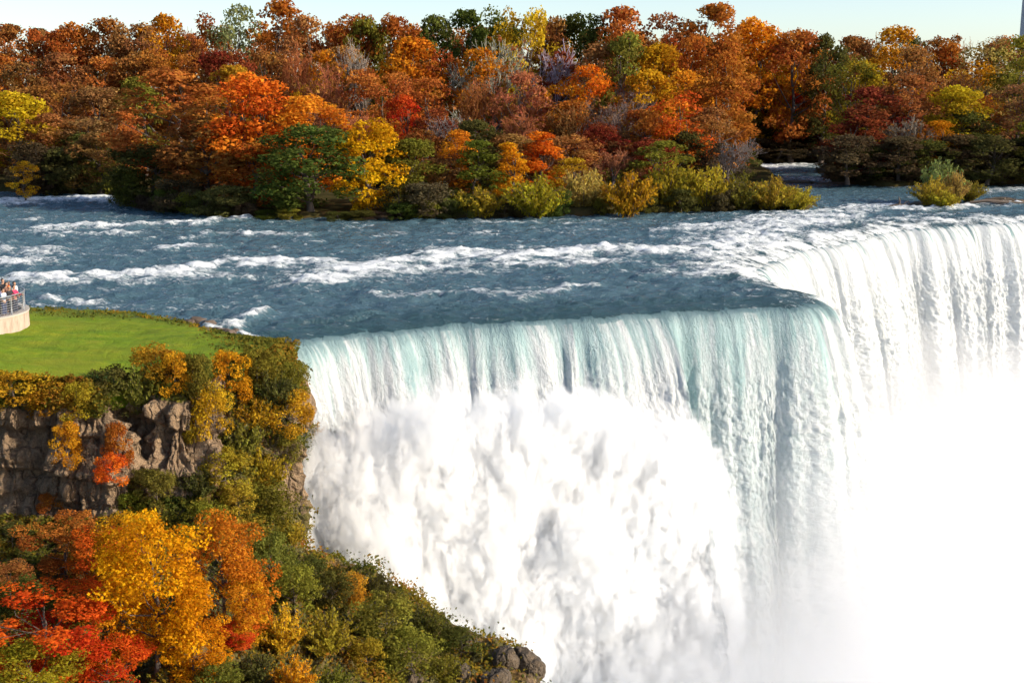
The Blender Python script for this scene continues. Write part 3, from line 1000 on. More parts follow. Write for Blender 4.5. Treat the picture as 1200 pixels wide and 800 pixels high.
R2 = [(8, 66, 66, 'rust', 'round'), (50, 72, 60, 'brown', 'vase'), (88, 64, 62, 'rust-brown', 'round'), (128, 68, 58, 'rust', 'open'), (166, 62, 62, 'rust-brown', 'round'), (206, 60, 60, 'rust', 'vase'), (240, 52, 58, 'brown', 'bare'),
      (276, 60, 62, 'dark red', 'round'), (316, 50, 58, 'rust-brown', 'open'), (352, 48, 60, 'salmon', 'bare'), (382, 60, 52, 'orange', 'open'), (412, 56, 54, 'rust-brown', 'open'), (434, 44, 46, 'grey-brown', 'bare'),
      (482, 46, 78, 'orange', 'round'), (520, 58, 56, 'rust', 'open'), (566, 58, 60, 'orange', 'open'), (578, 40, 66, 'grey', 'bare'), (640, 44, 72, 'grey', 'bare'), (662, 62, 50, 'dark red', 'round'),
      (700, 54, 62, 'brown', 'open'), (728, 42, 52, 'olive', 'round'), (764, 52, 64, 'amber', 'round'), (800, 42, 60, 'rust', 'vase'), (842, 50, 60, 'rust', 'round'), (872, 64, 48, 'golden yellow', 'open'), (906, 62, 50, 'rust', 'open'),
      (950, 60, 54, 'orange', 'open'), (986, 66, 56, 'olive', 'open'), (1006, 72, 56, 'yellow-green', 'open'), (1050, 58, 64, 'rust-brown', 'open'), (1092, 76, 50, 'brown', 'bare'), (1136, 72, 62, 'amber', 'open'), (1176, 70, 60, 'olive', 'open'), (1212, 76, 56, 'ochre', 'open')]
R3 = [(0, 100, 70, 'rust', 'round'), (46, 104, 62, 'rust-brown', 'round'), (90, 98, 62, 'rust-brown', 'vase'), (134, 102, 64, 'brown', 'round'), (170, 92, 56, 'olive', 'round'), (282, 78, 70, 'ochre', 'round'),
      (366, 72, 62, 'salmon', 'bare'), (372, 92, 46, 'amber', 'open'), (410, 92, 60, 'salmon', 'bare'), (452, 84, 66, 'rust', 'vase'), (500, 92, 66, 'rust', 'open'), (540, 94, 54, 'rust-brown', 'bare'), (598, 90, 70, 'salmon', 'bare'),
      (610, 86, 58, 'salmon', 'open'), (660, 92, 56, 'orange', 'open'), (690, 78, 52, 'orange-red', 'open'), (722, 92, 70, 'grey-brown', 'bare'), (756, 84, 64, 'amber', 'round'), (800, 84, 60, 'orange', 'open'), (836, 90, 60, 'rust', 'round'),
      (1010, 104, 70, 'dark red', 'round'), (1050, 90, 70, 'rust-brown', 'round'), (1108, 102, 64, 'yellow-green', 'round'), (1142, 112, 56, 'rust', 'open'), (1184, 100, 66, 'brown', 'open'), (1216, 98, 60, 'olive', 'open')]
R4 = [(20, 140, 66, 'brown', 'round'), (72, 134, 62, 'rust-brown', 'round'), (116, 138, 64, 'brown', 'vase'), (150, 132, 50, 'rust', 'round'), (428, 128, 62, 'salmon', 'bare'), (474, 112, 42, 'red', 'round'), (452, 132, 50, 'rust', 'open'),
      (516, 128, 46, 'dark red', 'open'), (542, 132, 58, 'grey-brown', 'bare'), (590, 130, 62, 'salmon', 'bare'), (640, 118, 60, 'brown', 'bare'), (670, 120, 66, 'rust', 'open'), (720, 116, 78, 'grey-brown', 'bare'), (748, 128, 56, 'rust', 'round'),
      (786, 108, 62, 'orange-red', 'open'), (780, 142, 44, 'orange', 'open'), (832, 128, 62, 'rust-brown', 'round'), (1002, 140, 72, 'dark red', 'round'), (1048, 134, 66, 'grey-brown', 'bare'), (1086, 142, 44, 'orange', 'open'), (1130, 130, 66, 'dark olive', 'round'), (1172, 132, 70, 'dark brown', 'bare'), (1214, 128, 66, 'dark olive', 'round')]
# across the narrow back channel
R5 = [(862, 66, 44, 'golden yellow', 'round'), (888, 82, 46, 'yellow-green', 'round'), (916, 76, 42, 'golden yellow', 'round'), (860, 104, 44, 'olive', 'round'), (925, 108, 54, 'red', 'low'), (893, 112, 48, 'dark green', 'round'), (960, 100, 50, 'dark red', 'round'), (952, 130, 42, 'dark red', 'low'), (880, 136, 50, 'dark olive', 'low'), (906, 148, 50, 'dark brown', 'low'), (872, 158, 44, 'dark olive', 'low'), (930, 152, 48, 'dark brown', 'low'), (952, 160, 40, 'dark olive', 'low'), (892, 164, 40, 'dark olive', 'low')]
# the shore in front: (x, top, base y, width, colour, form)
SH = [(26, 110, 226, 74, 'yellow-green', 'low', 'rounded yellow-green willow on the far bank at the frame edge'),
      (212, 84, 243, 112, 'rust', 'round', 'broad dull red maple leaning over the left channel'),
      (300, 88, 250, 92, 'orange-red', 'round', 'tallest bright orange-red maple on the near island point'),
      (364, 112, 250, 84, 'orange', 'round', 'flame orange tree crowding behind the round dark green tree'),
      (250, 140, 250, 92, 'rust-brown', 'low', 'rust-brown tree filling in below the tall orange-red maple'),
      (178, 168, 246, 84, 'dark olive', 'low', 'dark olive tree low over the mouth of the left channel'),
      (300, 168, 254, 70, 'rust', 'low', 'low rust tree between brown thicket and round dark green tree'),
      (366, 148, 259, 98, 'dark green', 'low', 'round dark green tree at the water edge of the island'),
      (434, 138, 258, 66, 'golden yellow', 'low', 'bright golden yellow tree beside the round dark green tree'),
      (484, 164, 254, 58, 'olive', 'low', 'olive green tree standing behind the shore right of the golden tree'),
      (537, 154, 250, 42, 'orange', 'round', 'small orange tree growing behind the pointed green tree'),
      (560, 162, 253, 60, 'green', 'cone', 'pointed mid-green tree on the island shore'),
      (598, 168, 252, 44, 'gold', 'cone', 'slim golden tree between green tree and flame red tree'),
      (634, 152, 246, 58, 'orange-red', 'cone', 'small pointed flame red tree on the island shore'),
      (672, 186, 248, 44, 'ochre', 'open', 'thin ochre sapling right of the flame red tree'),
      (520, 182, 252, 50, 'brown', 'open', 'dull brown tree between olive tree and pointed green tree'),
      (712, 172, 247, 60, 'brown', 'bare', 'leafless brown tree behind the shore willows'),
      (770, 166, 246, 66, 'olive', 'round', 'olive tree rising behind the shore willows'),
      (840, 160, 244, 56, 'grey-brown', 'bare', 'leafless grey tree near the tip of the long island')]
# shore shrubs: (x, centre y, width, height, colour)
SB = [(90, 204, 66, 50, 'dark olive'), (132, 200, 60, 56, 'olive'), (60, 206, 60, 44, 'dark brown'), (160, 222, 50, 44, 'dark olive'), (215, 232, 60, 36, 'dark brown'), (270, 238, 60, 34, 'dark olive'), (470, 236, 44, 38, 'dark olive'), (504, 236, 50, 40, 'dark brown'),
      (563, 236, 58, 40, 'olive-yellow'), (596, 222, 40, 46, 'ochre'), (628, 229, 66, 54, 'olive-yellow'), (684, 222, 54, 56, 'tan'), (735, 226, 62, 56, 'ochre'), (712, 206, 50, 44, 'olive'), (780, 216, 60, 62, 'olive-yellow'),
      (826, 218, 60, 58, 'olive-yellow'), (812, 192, 50, 40, 'olive'), (865, 224, 54, 46, 'olive'), (900, 226, 56, 42, 'olive-yellow'), (928, 231, 48, 32, 'olive-yellow'), (862, 198, 46, 40, 'dark olive')]

R0 = [(x_, int(37 + 7 * math.sin(x_ * 0.37) + (x_ > 930) * 14), 52, ['rust-brown', 'rust', 'brown', 'rust', 'dark olive', 'rust-brown', 'ochre'][i_ % 7], ['round', 'open', 'round', 'vase', 'bare'][i_ % 5]) for i_, x_ in enumerate(range(-6, 1215, 33))]
R6 = [(982, 158, 60, 'dark brown', 'low'), (1012, 168, 56, 'dark olive', 'low'), (1044, 160, 60, 'dark brown', 'low'), (1074, 164, 56, 'dark olive', 'low'), (1140, 156, 60, 'dark olive', 'low'), (1168, 164, 60, 'dark brown', 'low'), (1198, 156, 60, 'dark olive', 'low'), (1222, 162, 60, 'dark brown', 'low'), (1108, 158, 56, 'dark brown', 'low')]  # dark base colours carry the shade low in the right-hand forest
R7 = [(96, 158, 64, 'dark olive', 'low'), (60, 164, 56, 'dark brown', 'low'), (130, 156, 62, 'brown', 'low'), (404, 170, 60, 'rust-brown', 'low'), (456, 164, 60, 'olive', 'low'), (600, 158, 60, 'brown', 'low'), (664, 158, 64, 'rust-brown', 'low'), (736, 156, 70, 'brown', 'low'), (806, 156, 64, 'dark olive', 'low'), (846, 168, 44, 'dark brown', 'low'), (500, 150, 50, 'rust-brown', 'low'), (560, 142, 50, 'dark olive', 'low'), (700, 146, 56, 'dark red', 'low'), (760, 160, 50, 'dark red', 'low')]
forest = []          # records for labelling


def forest_tree(x, ytop, w, colour, form, D, row):
    base = at_d(x, 300, D); zt = at_d(x, ytop, D)[2]
    wid = w / F * D * (1.5 if row == 'skyline' else 1.36)
    nm = 'bare_tree' if form == 'bare' else ('maple_tree' if form in ('round', 'vase') else 'broadleaf_tree')
    o = plant(nm, form, (base[0], D + prng.uniform(-4, 4), 0.3), zt - 0.3, wid, colour, None, 'tree', 'autumn trees of the island forest')
    forest.append((o, x, ytop, colour, form, row))
    return o


for (x, yt, w, c_, f_) in R1: forest_tree(x, yt, w, c_, f_, 243 if x > 850 else 236, 'skyline')
for (x, yt, w, c_, f_) in R2: forest_tree(x, yt, w, c_, f_, 262 if 855 < x < 965 else 216, 'second row')
for (x, yt, w, c_, f_) in R3: forest_tree(x, yt, w, c_, f_, 199, 'middle')
for (x, yt, w, c_, f_) in R4: forest_tree(x, yt, w, c_, f_, 183 if x < 850 else 193, 'lower')
for (x, yt, w, c_, f_) in R0: forest_tree(x, yt, w, c_, f_, 272, 'far')
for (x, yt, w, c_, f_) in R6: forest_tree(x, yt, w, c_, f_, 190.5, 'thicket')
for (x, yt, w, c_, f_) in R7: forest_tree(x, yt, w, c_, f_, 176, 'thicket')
for (x, yt, w, c_, f_) in [(904, 164, 54, 'dark brown', 'low'), (928, 160, 56, 'dark olive', 'low'), (950, 166, 50, 'dark brown', 'low'), (880, 162, 44, 'dark brown', 'low')]: forest_tree(x, yt, w, c_, f_, 245.5, 'bank')
for (x, yt, w, c_, f_) in R5: forest_tree(x, yt, w, c_, f_, 250, 'channel')
LM = []
for (x, yt, yb, w, c_, f_, lab) in SH:
    D = at_z(x, yb - 2, 0.0)[1]
    b_ = at_z(x, yb - 2, 0.0); D += 2.0
    zt = at_d(x, yt, D)[2]
    nm = 'bare_tree' if f_ == 'bare' else ('willow_tree' if 'willow on' in lab else 'broadleaf_tree')
    plant(nm, f_, (at_d(x, 300, D)[0], D, 0.2), zt - 0.2, w / F * D * 1.38, c_, lab, 'tree', 'trees along the island shore')
    LM.append((x, lab))
SBL = ['dark olive thicket by the head of the left channel', 'tan-olive shrub on the bank by the left channel', 'dark brown thicket under the yellow-green willow', 'dark shrub overhanging the mouth of the left channel',
       'dark brown shrub below the broad dull red maple', 'dark shrub at the waterline below the orange-red maple', 'dark shrub at the foot of the golden yellow tree', 'brown shrub on the shore before the dull brown tree',
       'olive shrub at the foot of the pointed green tree', 'ochre shrub below the slim golden tree', 'wide olive willow shrub before the flame red tree', 'tan shrub on shore below the thin ochre sapling', 'orange-tinted willow shrub before the leafless brown tree',
       'olive shrub behind the orange-tinted willow shrub', 'tall olive-yellow willow shrub near the middle of the shrub line', 'olive-yellow willow shrub in front of the leafless grey tree', 'olive shrub standing highest behind the willow line', 'darker olive willow shrub toward the island tip',
       'yellow willow shrub second from the island tip', 'low yellow willow shrub on the very island tip', 'dark shrub behind the island tip by the back channel']
for (x, yc, w, h, c_), lab in zip(SB, SBL):
    yb = yc + h / 2
    D = at_z(x, yb, 0.0)[1]
    ht = h / F * D * 1.05
    plant('willow_shrub' if 'willow' in lab else 'shrub', 'willow' if c_ not in ('dark olive', 'dark brown') else 'shrub', (at_d(x, 300, D)[0], D, 0.0), ht, w / F * D * 1.35, c_, lab, 'shrub', 'shrubs along the island shore', crown_name='foliage', trunk_name='stem')

# low dark bushes added along the waterline to stand in for bank shade
_sh = [(150, 243), (172, 247), (194, 250), (216, 252), (240, 254), (264, 256), (288, 257), (312, 258), (338, 258.5), (396, 259), (422, 258.5), (446, 258.5), (470, 258), (496, 257.5), (522, 257), (546, 257), (592, 255.5), (654, 254.5), (706, 252.5), (756, 251), (800, 250), (846, 249)]
_NTH = ['first', 'second', 'third', 'fourth', 'fifth', 'sixth', 'seventh', 'eighth', 'ninth', 'tenth', 'eleventh', 'twelfth', 'thirteenth', 'fourteenth', 'fifteenth', 'sixteenth', 'seventeenth', 'eighteenth', 'nineteenth', 'twentieth', 'twenty-first', 'twenty-second']
for i, (x, yb) in enumerate(_sh):
    q_ = at_z(x, yb, 0)
    plant('shade_bush', 'shrub', (q_[0], q_[1] + 0.8, -0.1), (prng.uniform(1.7, 3.0) if not 300 < x < 450 else prng.uniform(0.9, 1.3)), prng.uniform(3.2, 5.0), ['dark olive', 'dark brown', 'dark green', 'olive', 'dark olive'][i % 5], f'low dark bush added for shade along the island waterline, {_NTH[i]} from the left channel', 'bush', 'low bushes added for shade at the island waterline', crown_name='foliage', trunk_name='stem')

# labels for the forest trees: colour + form + row + the shore landmark they stand behind
LMS = [(26, 'yellow-green willow'), (100, 'left channel'), (212, 'dull red shore maple'), (300, 'tall orange-red maple'), (368, 'round dark green tree'), (432, 'golden yellow shore tree'), (484, 'olive shore tree'),
       (560, 'pointed green shore tree'), (634, 'flame red tree'), (712, 'leafless brown shore tree'), (780, 'shore willows'), (850, 'island tip'), (925, 'back channel'), (1010, 'right island tip'), (1105, 'midstream islet'), (1180, 'dark right-hand shore')]
ROWN = {'skyline': 'in the skyline', 'second row': 'just under the skyline', 'middle': 'midway up the forest', 'lower': 'low in the forest', 'channel': 'across the back channel', 'far': 'behind the skyline', 'thicket': 'at the forest base', 'bank': 'on the far channel bank'}
FN = {'bare': 'leafless-looking', 'open': 'airy', 'round': 'full-crowned', 'vase': 'spreading', 'low': 'low', 'cone': 'pointed'}
ORD = ['first', 'second', 'third', 'fourth', 'fifth', 'sixth']
groups_ = {}
for r in forest:
    o, x, yt, colour, form, row = r
    lm = min(LMS, key=lambda q: abs(q[0] - x))[1]
    rel = 'above' if row != 'channel' else 'by'
    lab = f"{colour} {FN[form]} tree {ROWN[row]}" + (f", above the {lm}" if row != 'channel' else '')
    groups_.setdefault(lab, []).append(r)
for lab, rs in groups_.items():
    rs.sort(key=lambda r: r[1])
    for i, r in enumerate(rs):
        if len(rs) == 1: r[0]['label'] = lab
        elif len(rs) == 2: r[0]['label'] = lab + (', left one' if i == 0 else ', right one')
        else: r[0]['label'] = lab + f', {ORD[i]} from left'

# islet with bush in midstream
b_ = at_z(1100, 241, 0)
islet = [(1098, 184, 238, 62, 'sage', 'tall grey-green bush on the midstream islet'), (1086, 206, 243, 58, 'olive-yellow', 'yellow bush at the upstream foot of the islet'),
         (1130, 208, 238, 46, 'olive', 'green bush on the right end of the islet'), (1114, 198, 241, 40, 'tan', 'thin tan bush in the middle of the islet'), (1102, 222, 245, 50, 'olive-yellow', 'low yellow-orange bush at the front of the islet')]
for (x, yt, yb, w, c_, lab) in islet:
    D = at_z(x, yb, 0)[1]
    plant('islet_bush', 'willow', (at_d(x, 300, D)[0], D, 0.05), (yb - yt) / F * D * 1.05, w / F * D, c_, lab, 'bush', 'bushes on the midstream islet', crown_name='foliage', trunk_name='stem')


def boulder(name, loc, size, seed, label, cat='rock', group=None, rz=0.0, mat=None, rough_=0.35):
    rng = np.random.default_rng(seed)
    n, k = 28, 40
    th = np.linspace(0.02, math.pi - 0.02, n); ph = np.linspace(0, 2 * math.pi, k)
    T, P_ = np.meshgrid(th, ph, indexing='ij')
    x, y, z = np.sin(T) * np.cos(P_), np.sin(T) * np.sin(P_), np.cos(T)
    s = seed * 7.7
    # cut by planes to give broken faces
    d = np.ones_like(x)
    for i in range(11):
        v = rng.normal(size=3); v /= np.linalg.norm(v)
        hh = rng.uniform(0.62, 0.9)
        dot = x * v[0] + y * v[1] + z * v[2]
        d = np.minimum(d, np.where(dot > 0.05, hh / np.maximum(dot, 0.05), 9))
    d = d * (1 + rough_ * 0.35 * fbm(x * 2 + s, y * 2, z * 2, 4))
    V = np.stack([x * d * size[0], y * d * size[1], z * d * size[2]], -1).reshape(-1, 3)
    o = link(name, np_mesh(name, V, grid_faces(n, k)), mat or M_ROCK)
    o.location = loc; o.rotation_euler = (0, 0, rz)
    return tag(o, label, cat, group)


boulder('islet_rock', at_z(1102, 242, -0.35), (4.6, 2.4, 0.7), 3, 'flat dark rock carrying the bushes of the midstream islet')
for i, (x, y, sx_, sy_, sz_, lab) in enumerate([
    (1172, 236, 2.4, 1.0, 0.55, 'dark rock ledge breaking the water right of the islet'), (1190, 239, 2.6, 0.9, 0.6, 'dark rock ledge at the right frame edge upstream of the brink'),
    (1012, 246, 3.0, 0.8, 0.35, 'long low rock awash left of the islet'), (1052, 245, 2.4, 0.7, 0.4, 'low rock awash carrying driftwood beside the islet'),
    (985, 216, 4.5, 1.2, 0.5, 'low dark bar at the mouth of the back channel'), (925, 215, 5.0, 1.0, 0.5, 'low dark bar across the back channel')]):
    boulder('river_rock', at_z(x, y, -0.05), (sx_, sy_, sz_), 20 + i, lab, 'rock', 'rocks awash in the river')

M_WOOD = simple_mat('driftwood', (0.13, 0.10, 0.08), 0.9, 0, 4, 0.4)


def driftwood(px, py, paths, label):
    v, f = tube_np(paths, 6)
    o = link('driftwood', np_mesh('driftwood', v, f), M_WOOD); o.location = at_z(px, py, 0.15)
    tag(o, label, 'driftwood', 'driftwood stranded in the river')


driftwood(1056, 243, [(np.array([[-2.5, 0, 0], [-0.6, 0, .25], [0.8, 0.1, .2], [2.4, .3, .05]]), [.06, .2, .18, .05]), (np.array([[-0.3, 0, .2], [-.2, 0, .8], [-.35, 0, 1.25]]), [.16, .1, .04]), (np.array([[.2, 0, .2], [.5, .1, .6], [.9, .1, .75]]), [.1, .06, .03])], 'dark snag with an upright stub left of the islet')
driftwood(1165, 240, [(np.array([[-3, 0, .3], [-1, 0, .5], [1.5, .2, .3], [4, .4, .2]]), [.16, .24, .2, .1]), (np.array([[-1.0, 0, .45], [-.2, -.5, .3], [1.2, -1.0, .05]]), [.14, .1, .06])], 'bleached drift log on the ledge by the right edge')

# small golden bush on a rock in the left channel
b_ = at_z(30, 238, 0)
plant('shrub', 'open', (b_[0], b_[1], 0.0), 5.2, 4.2, 'amber', 'small amber bush leaning out of the left channel', 'shrub', crown_name='foliage', trunk_name='stem')
boulder('river_rock', at_z(34, 237, -0.1), (1.8, 1.0, 0.7), 31, 'dark rock under the amber bush in the left channel', 'rock', 'rocks awash in the river')

# ------------------------------------------------------------------ slim tower behind the trees, right edge
M_CONC = simple_mat('pale_concrete', (0.42, 0.43, 0.46), 0.8, 0, 0.1, 0.1)
tb = at_d(1202.2, 24, 640)
ang = np.linspace(0, 2 * math.pi, 33)
prof = [(0, 3.2), (20, 2.7), (40, 2.35), (75, 2.2), (110, 2.1), (111, 5.5), (114, 7.0), (117, 7.0), (119, 4.0), (124, 3.2), (125, 0.5), (140, 0.2)]
V = np.array([[[r * math.cos(a), r * math.sin(a), z] for a in ang] for z, r in prof])
o = link('lookout_tower', np_mesh('lookout_tower', V.reshape(-1, 3), grid_faces(len(prof), 33)), M_CONC)
o.location = (tb[0], tb[1], 0)
tag(o, 'slim pale tower shaft rising behind the forest at the right edge', 'tower')

# ------------------------------------------------------------------ shrubs and trees on the cliff
def on_cliff(name, kind, px, py, w, h, colour, label, cat, group, sink=0.15):
    """centre of the plant at photo (px,py), w/h in photo px; rooted on the cliff below it"""
    loc, n = hit_cliff(px, py + 0.44 * h)
    if loc is None:
        loc = hit_lawn(px, py + 0.44 * h)
        if loc is None: return None
    D = loc.y
    loc = loc - Vector((0, 0, sink))
    wm = 1.28 if cat == 'tree' else 1.18
    if kind == 'brush' and prng.uniform() < 0.38: kind = 'willow'
    return plant(name, kind, loc, h / F * D * 1.0, w / F * D * wm, colour, label, cat, group, crown_name='crown' if cat == 'tree' else 'foliage', trunk_name='trunk' if cat == 'tree' else 'stem')


FG = 'autumn trees at the foot of the cliff'
on_cliff('maple_tree', 'fore', 145, 735, 80, 120, 'gold', 'deeper gold maple left of the smaller golden maple', 'tree', FG)
on_cliff('maple_tree', 'fore', 290, 712, 56, 90, 'amber', 'low amber tree at the right foot of the bright orange maple', 'tree', FG)
on_cliff('maple_tree', 'fore', 185, 692, 132, 215, 'golden yellow', 'big golden yellow maple at the foot of the cliff', 'tree', FG)
on_cliff('maple_tree', 'fore', 228, 752, 74, 110, 'golden yellow', 'smaller golden maple in front of the big golden maple', 'tree', FG)
on_cliff('maple_tree', 'fore', 262, 678, 96, 170, 'orange', 'bright orange maple right of the big golden maple', 'tree', FG)
on_cliff('maple_tree', 'fore', 150, 648, 70, 110, 'amber', 'amber tree behind the big golden maple', 'tree', FG)
on_cliff('sumac_tree', 'layered', 80, 644, 84, 96, 'rust', 'dull red layered tree below the bare cliff columns', 'tree', FG)
on_cliff('sumac_tree', 'layered', 118, 660, 76, 90, 'orange-red', 'orange-red tree between dull red tree and golden maple', 'tree', FG)
on_cliff('sumac_tree', 'layered', 60, 742, 170, 120, 'red', 'bright red layered maple in the lower left corner', 'tree', FG)
on_cliff('sumac_tree', 'layered', 128, 782, 80, 80, 'red', 'small scarlet maple right of the bright red maple', 'tree', FG)
on_cliff('maple_tree', 'fore', 42, 792, 118, 100, 'olive-yellow', 'olive-yellow tree in the bottom left corner', 'tree', FG)
on_cliff('sumac_tree', 'layered', 275, 742, 52, 40, 'red', 'little red sapling below the bright orange maple', 'tree', FG)
on_cliff('maple_tree', 'fore', 12, 684, 56, 70, 'rust-brown', 'brown tree at the frame edge above the bright red maple', 'tree', FG)

CS = [  # px, py, w, h, colour, label
    (20, 455, 84, 46, 'ochre', 'ochre shrub on the cliff brow at the frame edge'),
    (66, 468, 66, 48, 'ochre', 'ochre shrub hanging over the brow right of the edge shrub'),
    (92, 468, 44, 44, 'olive-yellow', 'small yellow shrub where the lawn meets the ravine'),
    (78, 520, 44, 52, 'amber', 'amber shrub trailing down the cliff columns'),
    (132, 456, 72, 58, 'dark olive', 'dark green shrub at the head of the ravine'),
    (165, 448, 56, 60, 'olive', 'olive shrub beside the dark green ravine shrub'),
    (182, 424, 66, 44, 'ochre', 'golden ochre shrub on the lawn edge above the ravine'),
    (206, 436, 44, 50, 'amber', 'amber shrub on the lawn edge above the bare rock'),
    (232, 446, 46, 66, 'olive', 'green shrub between amber shrub and orange shrub'),
    (272, 440, 54, 62, 'amber', 'round orange shrub on the promontory brow'),
    (250, 480, 50, 66, 'yellow-green', 'yellow-green shrub hanging below the round orange shrub'),
    (302, 432, 56, 46, 'olive', 'olive shrub at the top of the promontory'),
    (322, 455, 56, 60, 'dark olive', 'dark olive shrub at the promontory edge by the falls'),
    (340, 482, 56, 52, 'ochre', 'rusty ochre shrub jutting toward the falls'),
    (300, 478, 60, 50, 'ochre', 'ochre shrub behind the jutting rusty shrub'),
    (282, 512, 66, 60, 'olive', 'olive shrub midway down the promontory'),
    (262, 548, 62, 50, 'olive-yellow', 'yellowish shrub midway down the promontory slope'),
    (310, 545, 60, 60, 'olive-yellow', 'yellow-olive shrub above the promontory rock window'),
    (318, 592, 66, 62, 'olive', 'olive shrub near the falls below the rock window'),
    (280, 590, 60, 50, 'olive-yellow', 'yellow-olive shrub left of the low olive shrub'),
    (140, 522, 38, 56, 'rust', 'rust red vine clump in the ravine shade'),
    (130, 548, 40, 40, 'orange-red', 'orange vine clump at the bottom of the ravine'),
    (236, 560, 46, 44, 'dark olive', 'dark shrub on the gravel slope below bare rock'),
    (185, 570, 56, 44, 'olive', 'olive shrub at the foot of the bare rock face'),
    (240, 610, 60, 50, 'olive', 'olive shrub above the bright orange maple'),
    (150, 592, 46, 40, 'green', 'green shrub behind the golden maple top'),
    (320, 660, 70, 76, 'green', 'fresh green shrub on the talus right of the orange maple'),
    (345, 690, 66, 66, 'olive', 'olive shrub right of the fresh green shrub'),
    (330, 730, 72, 66, 'ochre', 'ochre shrub on the talus below the fresh green shrub'),
    (390, 690, 60, 60, 'dark olive', 'dark olive shrub on the crest of the talus'),
    (412, 690, 50, 46, 'ochre', 'ochre shrub on the talus crest'),
    (440, 682, 50, 46, 'dark olive', 'dark green tuft-topped shrub on the talus crest'),
    (384, 735, 70, 66, 'olive-yellow', 'yellow-olive shrub in the middle of the talus'),
    (450, 724, 80, 66, 'olive', 'wide olive shrub below the talus crest'),
    (498, 724, 60, 46, 'dark olive', 'dark olive shrub on the talus crest near the rocks'),
    (480, 764, 84, 60, 'olive', 'olive shrub low on the talus near the rocks'),
    (430, 772, 66, 56, 'olive-yellow', 'yellow-olive shrub low on the talus'),
    (540, 752, 60, 36, 'dark olive', 'low dark shrub growing among the end rocks'),
    (345, 786, 64, 56, 'amber', 'amber shrub at the bottom frame edge'),
    (300, 776, 60, 52, 'dark olive', 'dark green shrub right of the small scarlet maple'),
    (390, 792, 60, 44, 'olive', 'olive shrub at the bottom edge beside amber shrub'),
    (255, 790, 60, 50, 'green', 'green shrub at the bottom edge by the small golden maple'),
    (30, 700, 70, 56, 'dark olive', 'dark shrub in the shade above the bright red maple'),
    (98, 704, 60, 46, 'dark olive', 'dark shrub left of the big golden maple'),
    (15, 626, 50, 34, 'dark olive', 'dark shrub at the cliff foot by the frame edge'),
    (170, 618, 46, 40, 'yellow-green', 'yellow-green shrub at the cliff foot'),
    (365, 668, 40, 40, 'dark olive', 'thin dark shrub at the cliff corner beside the spray'),
    (346, 446, 46, 46, 'olive', 'olive shrub overhanging the very brink of the falls'),
    (356, 500, 40, 44, 'ochre', 'rusty shrub clinging to the rock beside the falling water'),
    (338, 520, 40, 44, 'olive', 'small olive shrub under the jutting rusty shrub'),
    (222, 500, 30, 40, 'olive-yellow', 'small yellowish shrub at the right of the bare rock'),
    (60, 590, 34, 30, 'rust', 'small rust shrub at the foot of the cliff columns'),
    (340, 618, 40, 40, 'olive-yellow', 'yellow-olive shrub over the lowest rock beside the spray'),
    (170, 560, 40, 30, 'dark olive', 'dark low shrub in the ravine beside the bare rock'),
    (520, 780, 60, 40, 'olive', 'mossy olive shrub at the bottom among boulders'),
]
for (x, y, w, h, c_, lab) in CS:
    on_cliff('shrub', 'brush', x, y, w, h, c_, lab, 'shrub', 'shrubs growing on the cliff')

# undergrowth: a mat of small leaves over the vegetated slopes
rng = np.random.default_rng(5)
cand = rng.integers(0, ncol * nrow, 260000)
prob = sstep(0.30, 0.75, vegm.ravel()[cand]) * (0.15 + 0.85 * sstep(-0.2, 0.25, fbm(sx.ravel()[cand] * 0.5, sy.ravel()[cand] * 0.5, sz.ravel()[cand] * 0.5, 3)))
vis = (PXX.ravel()[cand] > -60) & (PYY.ravel()[cand] < 840)
cand = cand[(rng.uniform(size=len(cand)) < prob) & vis]
pts = S2.reshape(-1, 3)[cand] + nn.reshape(-1, 3)[cand] * (rng.uniform(0.0, 1, len(cand)) ** 1.5 * (0.2 + 0.9 * np.clip(fbm(sx.ravel()[cand] * 0.9, sy.ravel()[cand] * 0.9, sz.ravel()[cand] * 0.9, 2) + 0.3, 0, 1)))[:, None]


def card_cloud(name, pts, size, rng, cols, mat):
    cl = np.column_stack([pts, np.full((len(pts), 3), 0.01)])
    n = len(pts)
    nr = rng.normal(size=(n, 3)) * 0.6 + np.array([0.3, -0.4, 0.8]); nr /= np.linalg.norm(nr, axis=1)[:, None]
    a = np.cross(nr, rng.normal(size=(n, 3))); a /= np.linalg.norm(a, axis=1)[:, None]
    b = np.cross(nr, a)
    s = size * rng.uniform(0.5, 1.4, n)[:, None]
    v = np.stack([pts + a * s, pts + b * s * 0.6, pts - a * s, pts - b * s * 0.6], 1).reshape(-1, 3)
    me = np_mesh(name, v, np.arange(4 * n).reshape(n, 4), False, {'mixv': ('FACE', cols)})
    return link(name, me, mat)


m, nt, out = new_mat('undergrowth_leaves')
c = ramp(nt, attr(nt, 'mixv'), [(0.0, (0.05, 0.065, 0.014)), (0.35, (0.12, 0.115, 0.018)), (0.6, (0.22, 0.15, 0.018)), (0.8, (0.28, 0.12, 0.018)), (1.0, (0.18, 0.06, 0.02))])
d = N(nt, 'BsdfDiffuse'); t = N(nt, 'BsdfTranslucent'); mx = N(nt, 'MixShader'); mx.inputs[0].default_value = 0.3
nt.links.new(c, d.inputs[0]); nt.links.new(c, t.inputs[0]); nt.links.new(d.outputs[0], mx.inputs[1]); nt.links.new(t.outputs[0], mx.inputs[2]); nt.links.new(mx.outputs[0], out.inputs[0])
M_UNDER = m
cv = np.clip(0.42 + 0.55 * fbm(pts[:, 0] * 0.3, pts[:, 1] * 0.3, pts[:, 2] * 0.3 + 7, 3) + rng.normal(0, 0.14, len(pts)), 0, 1)
tag(card_cloud('undergrowth', pts, 0.085, rng, cv, M_UNDER), 'mixed low undergrowth covering the cliff slopes', 'undergrowth', kind='stuff')

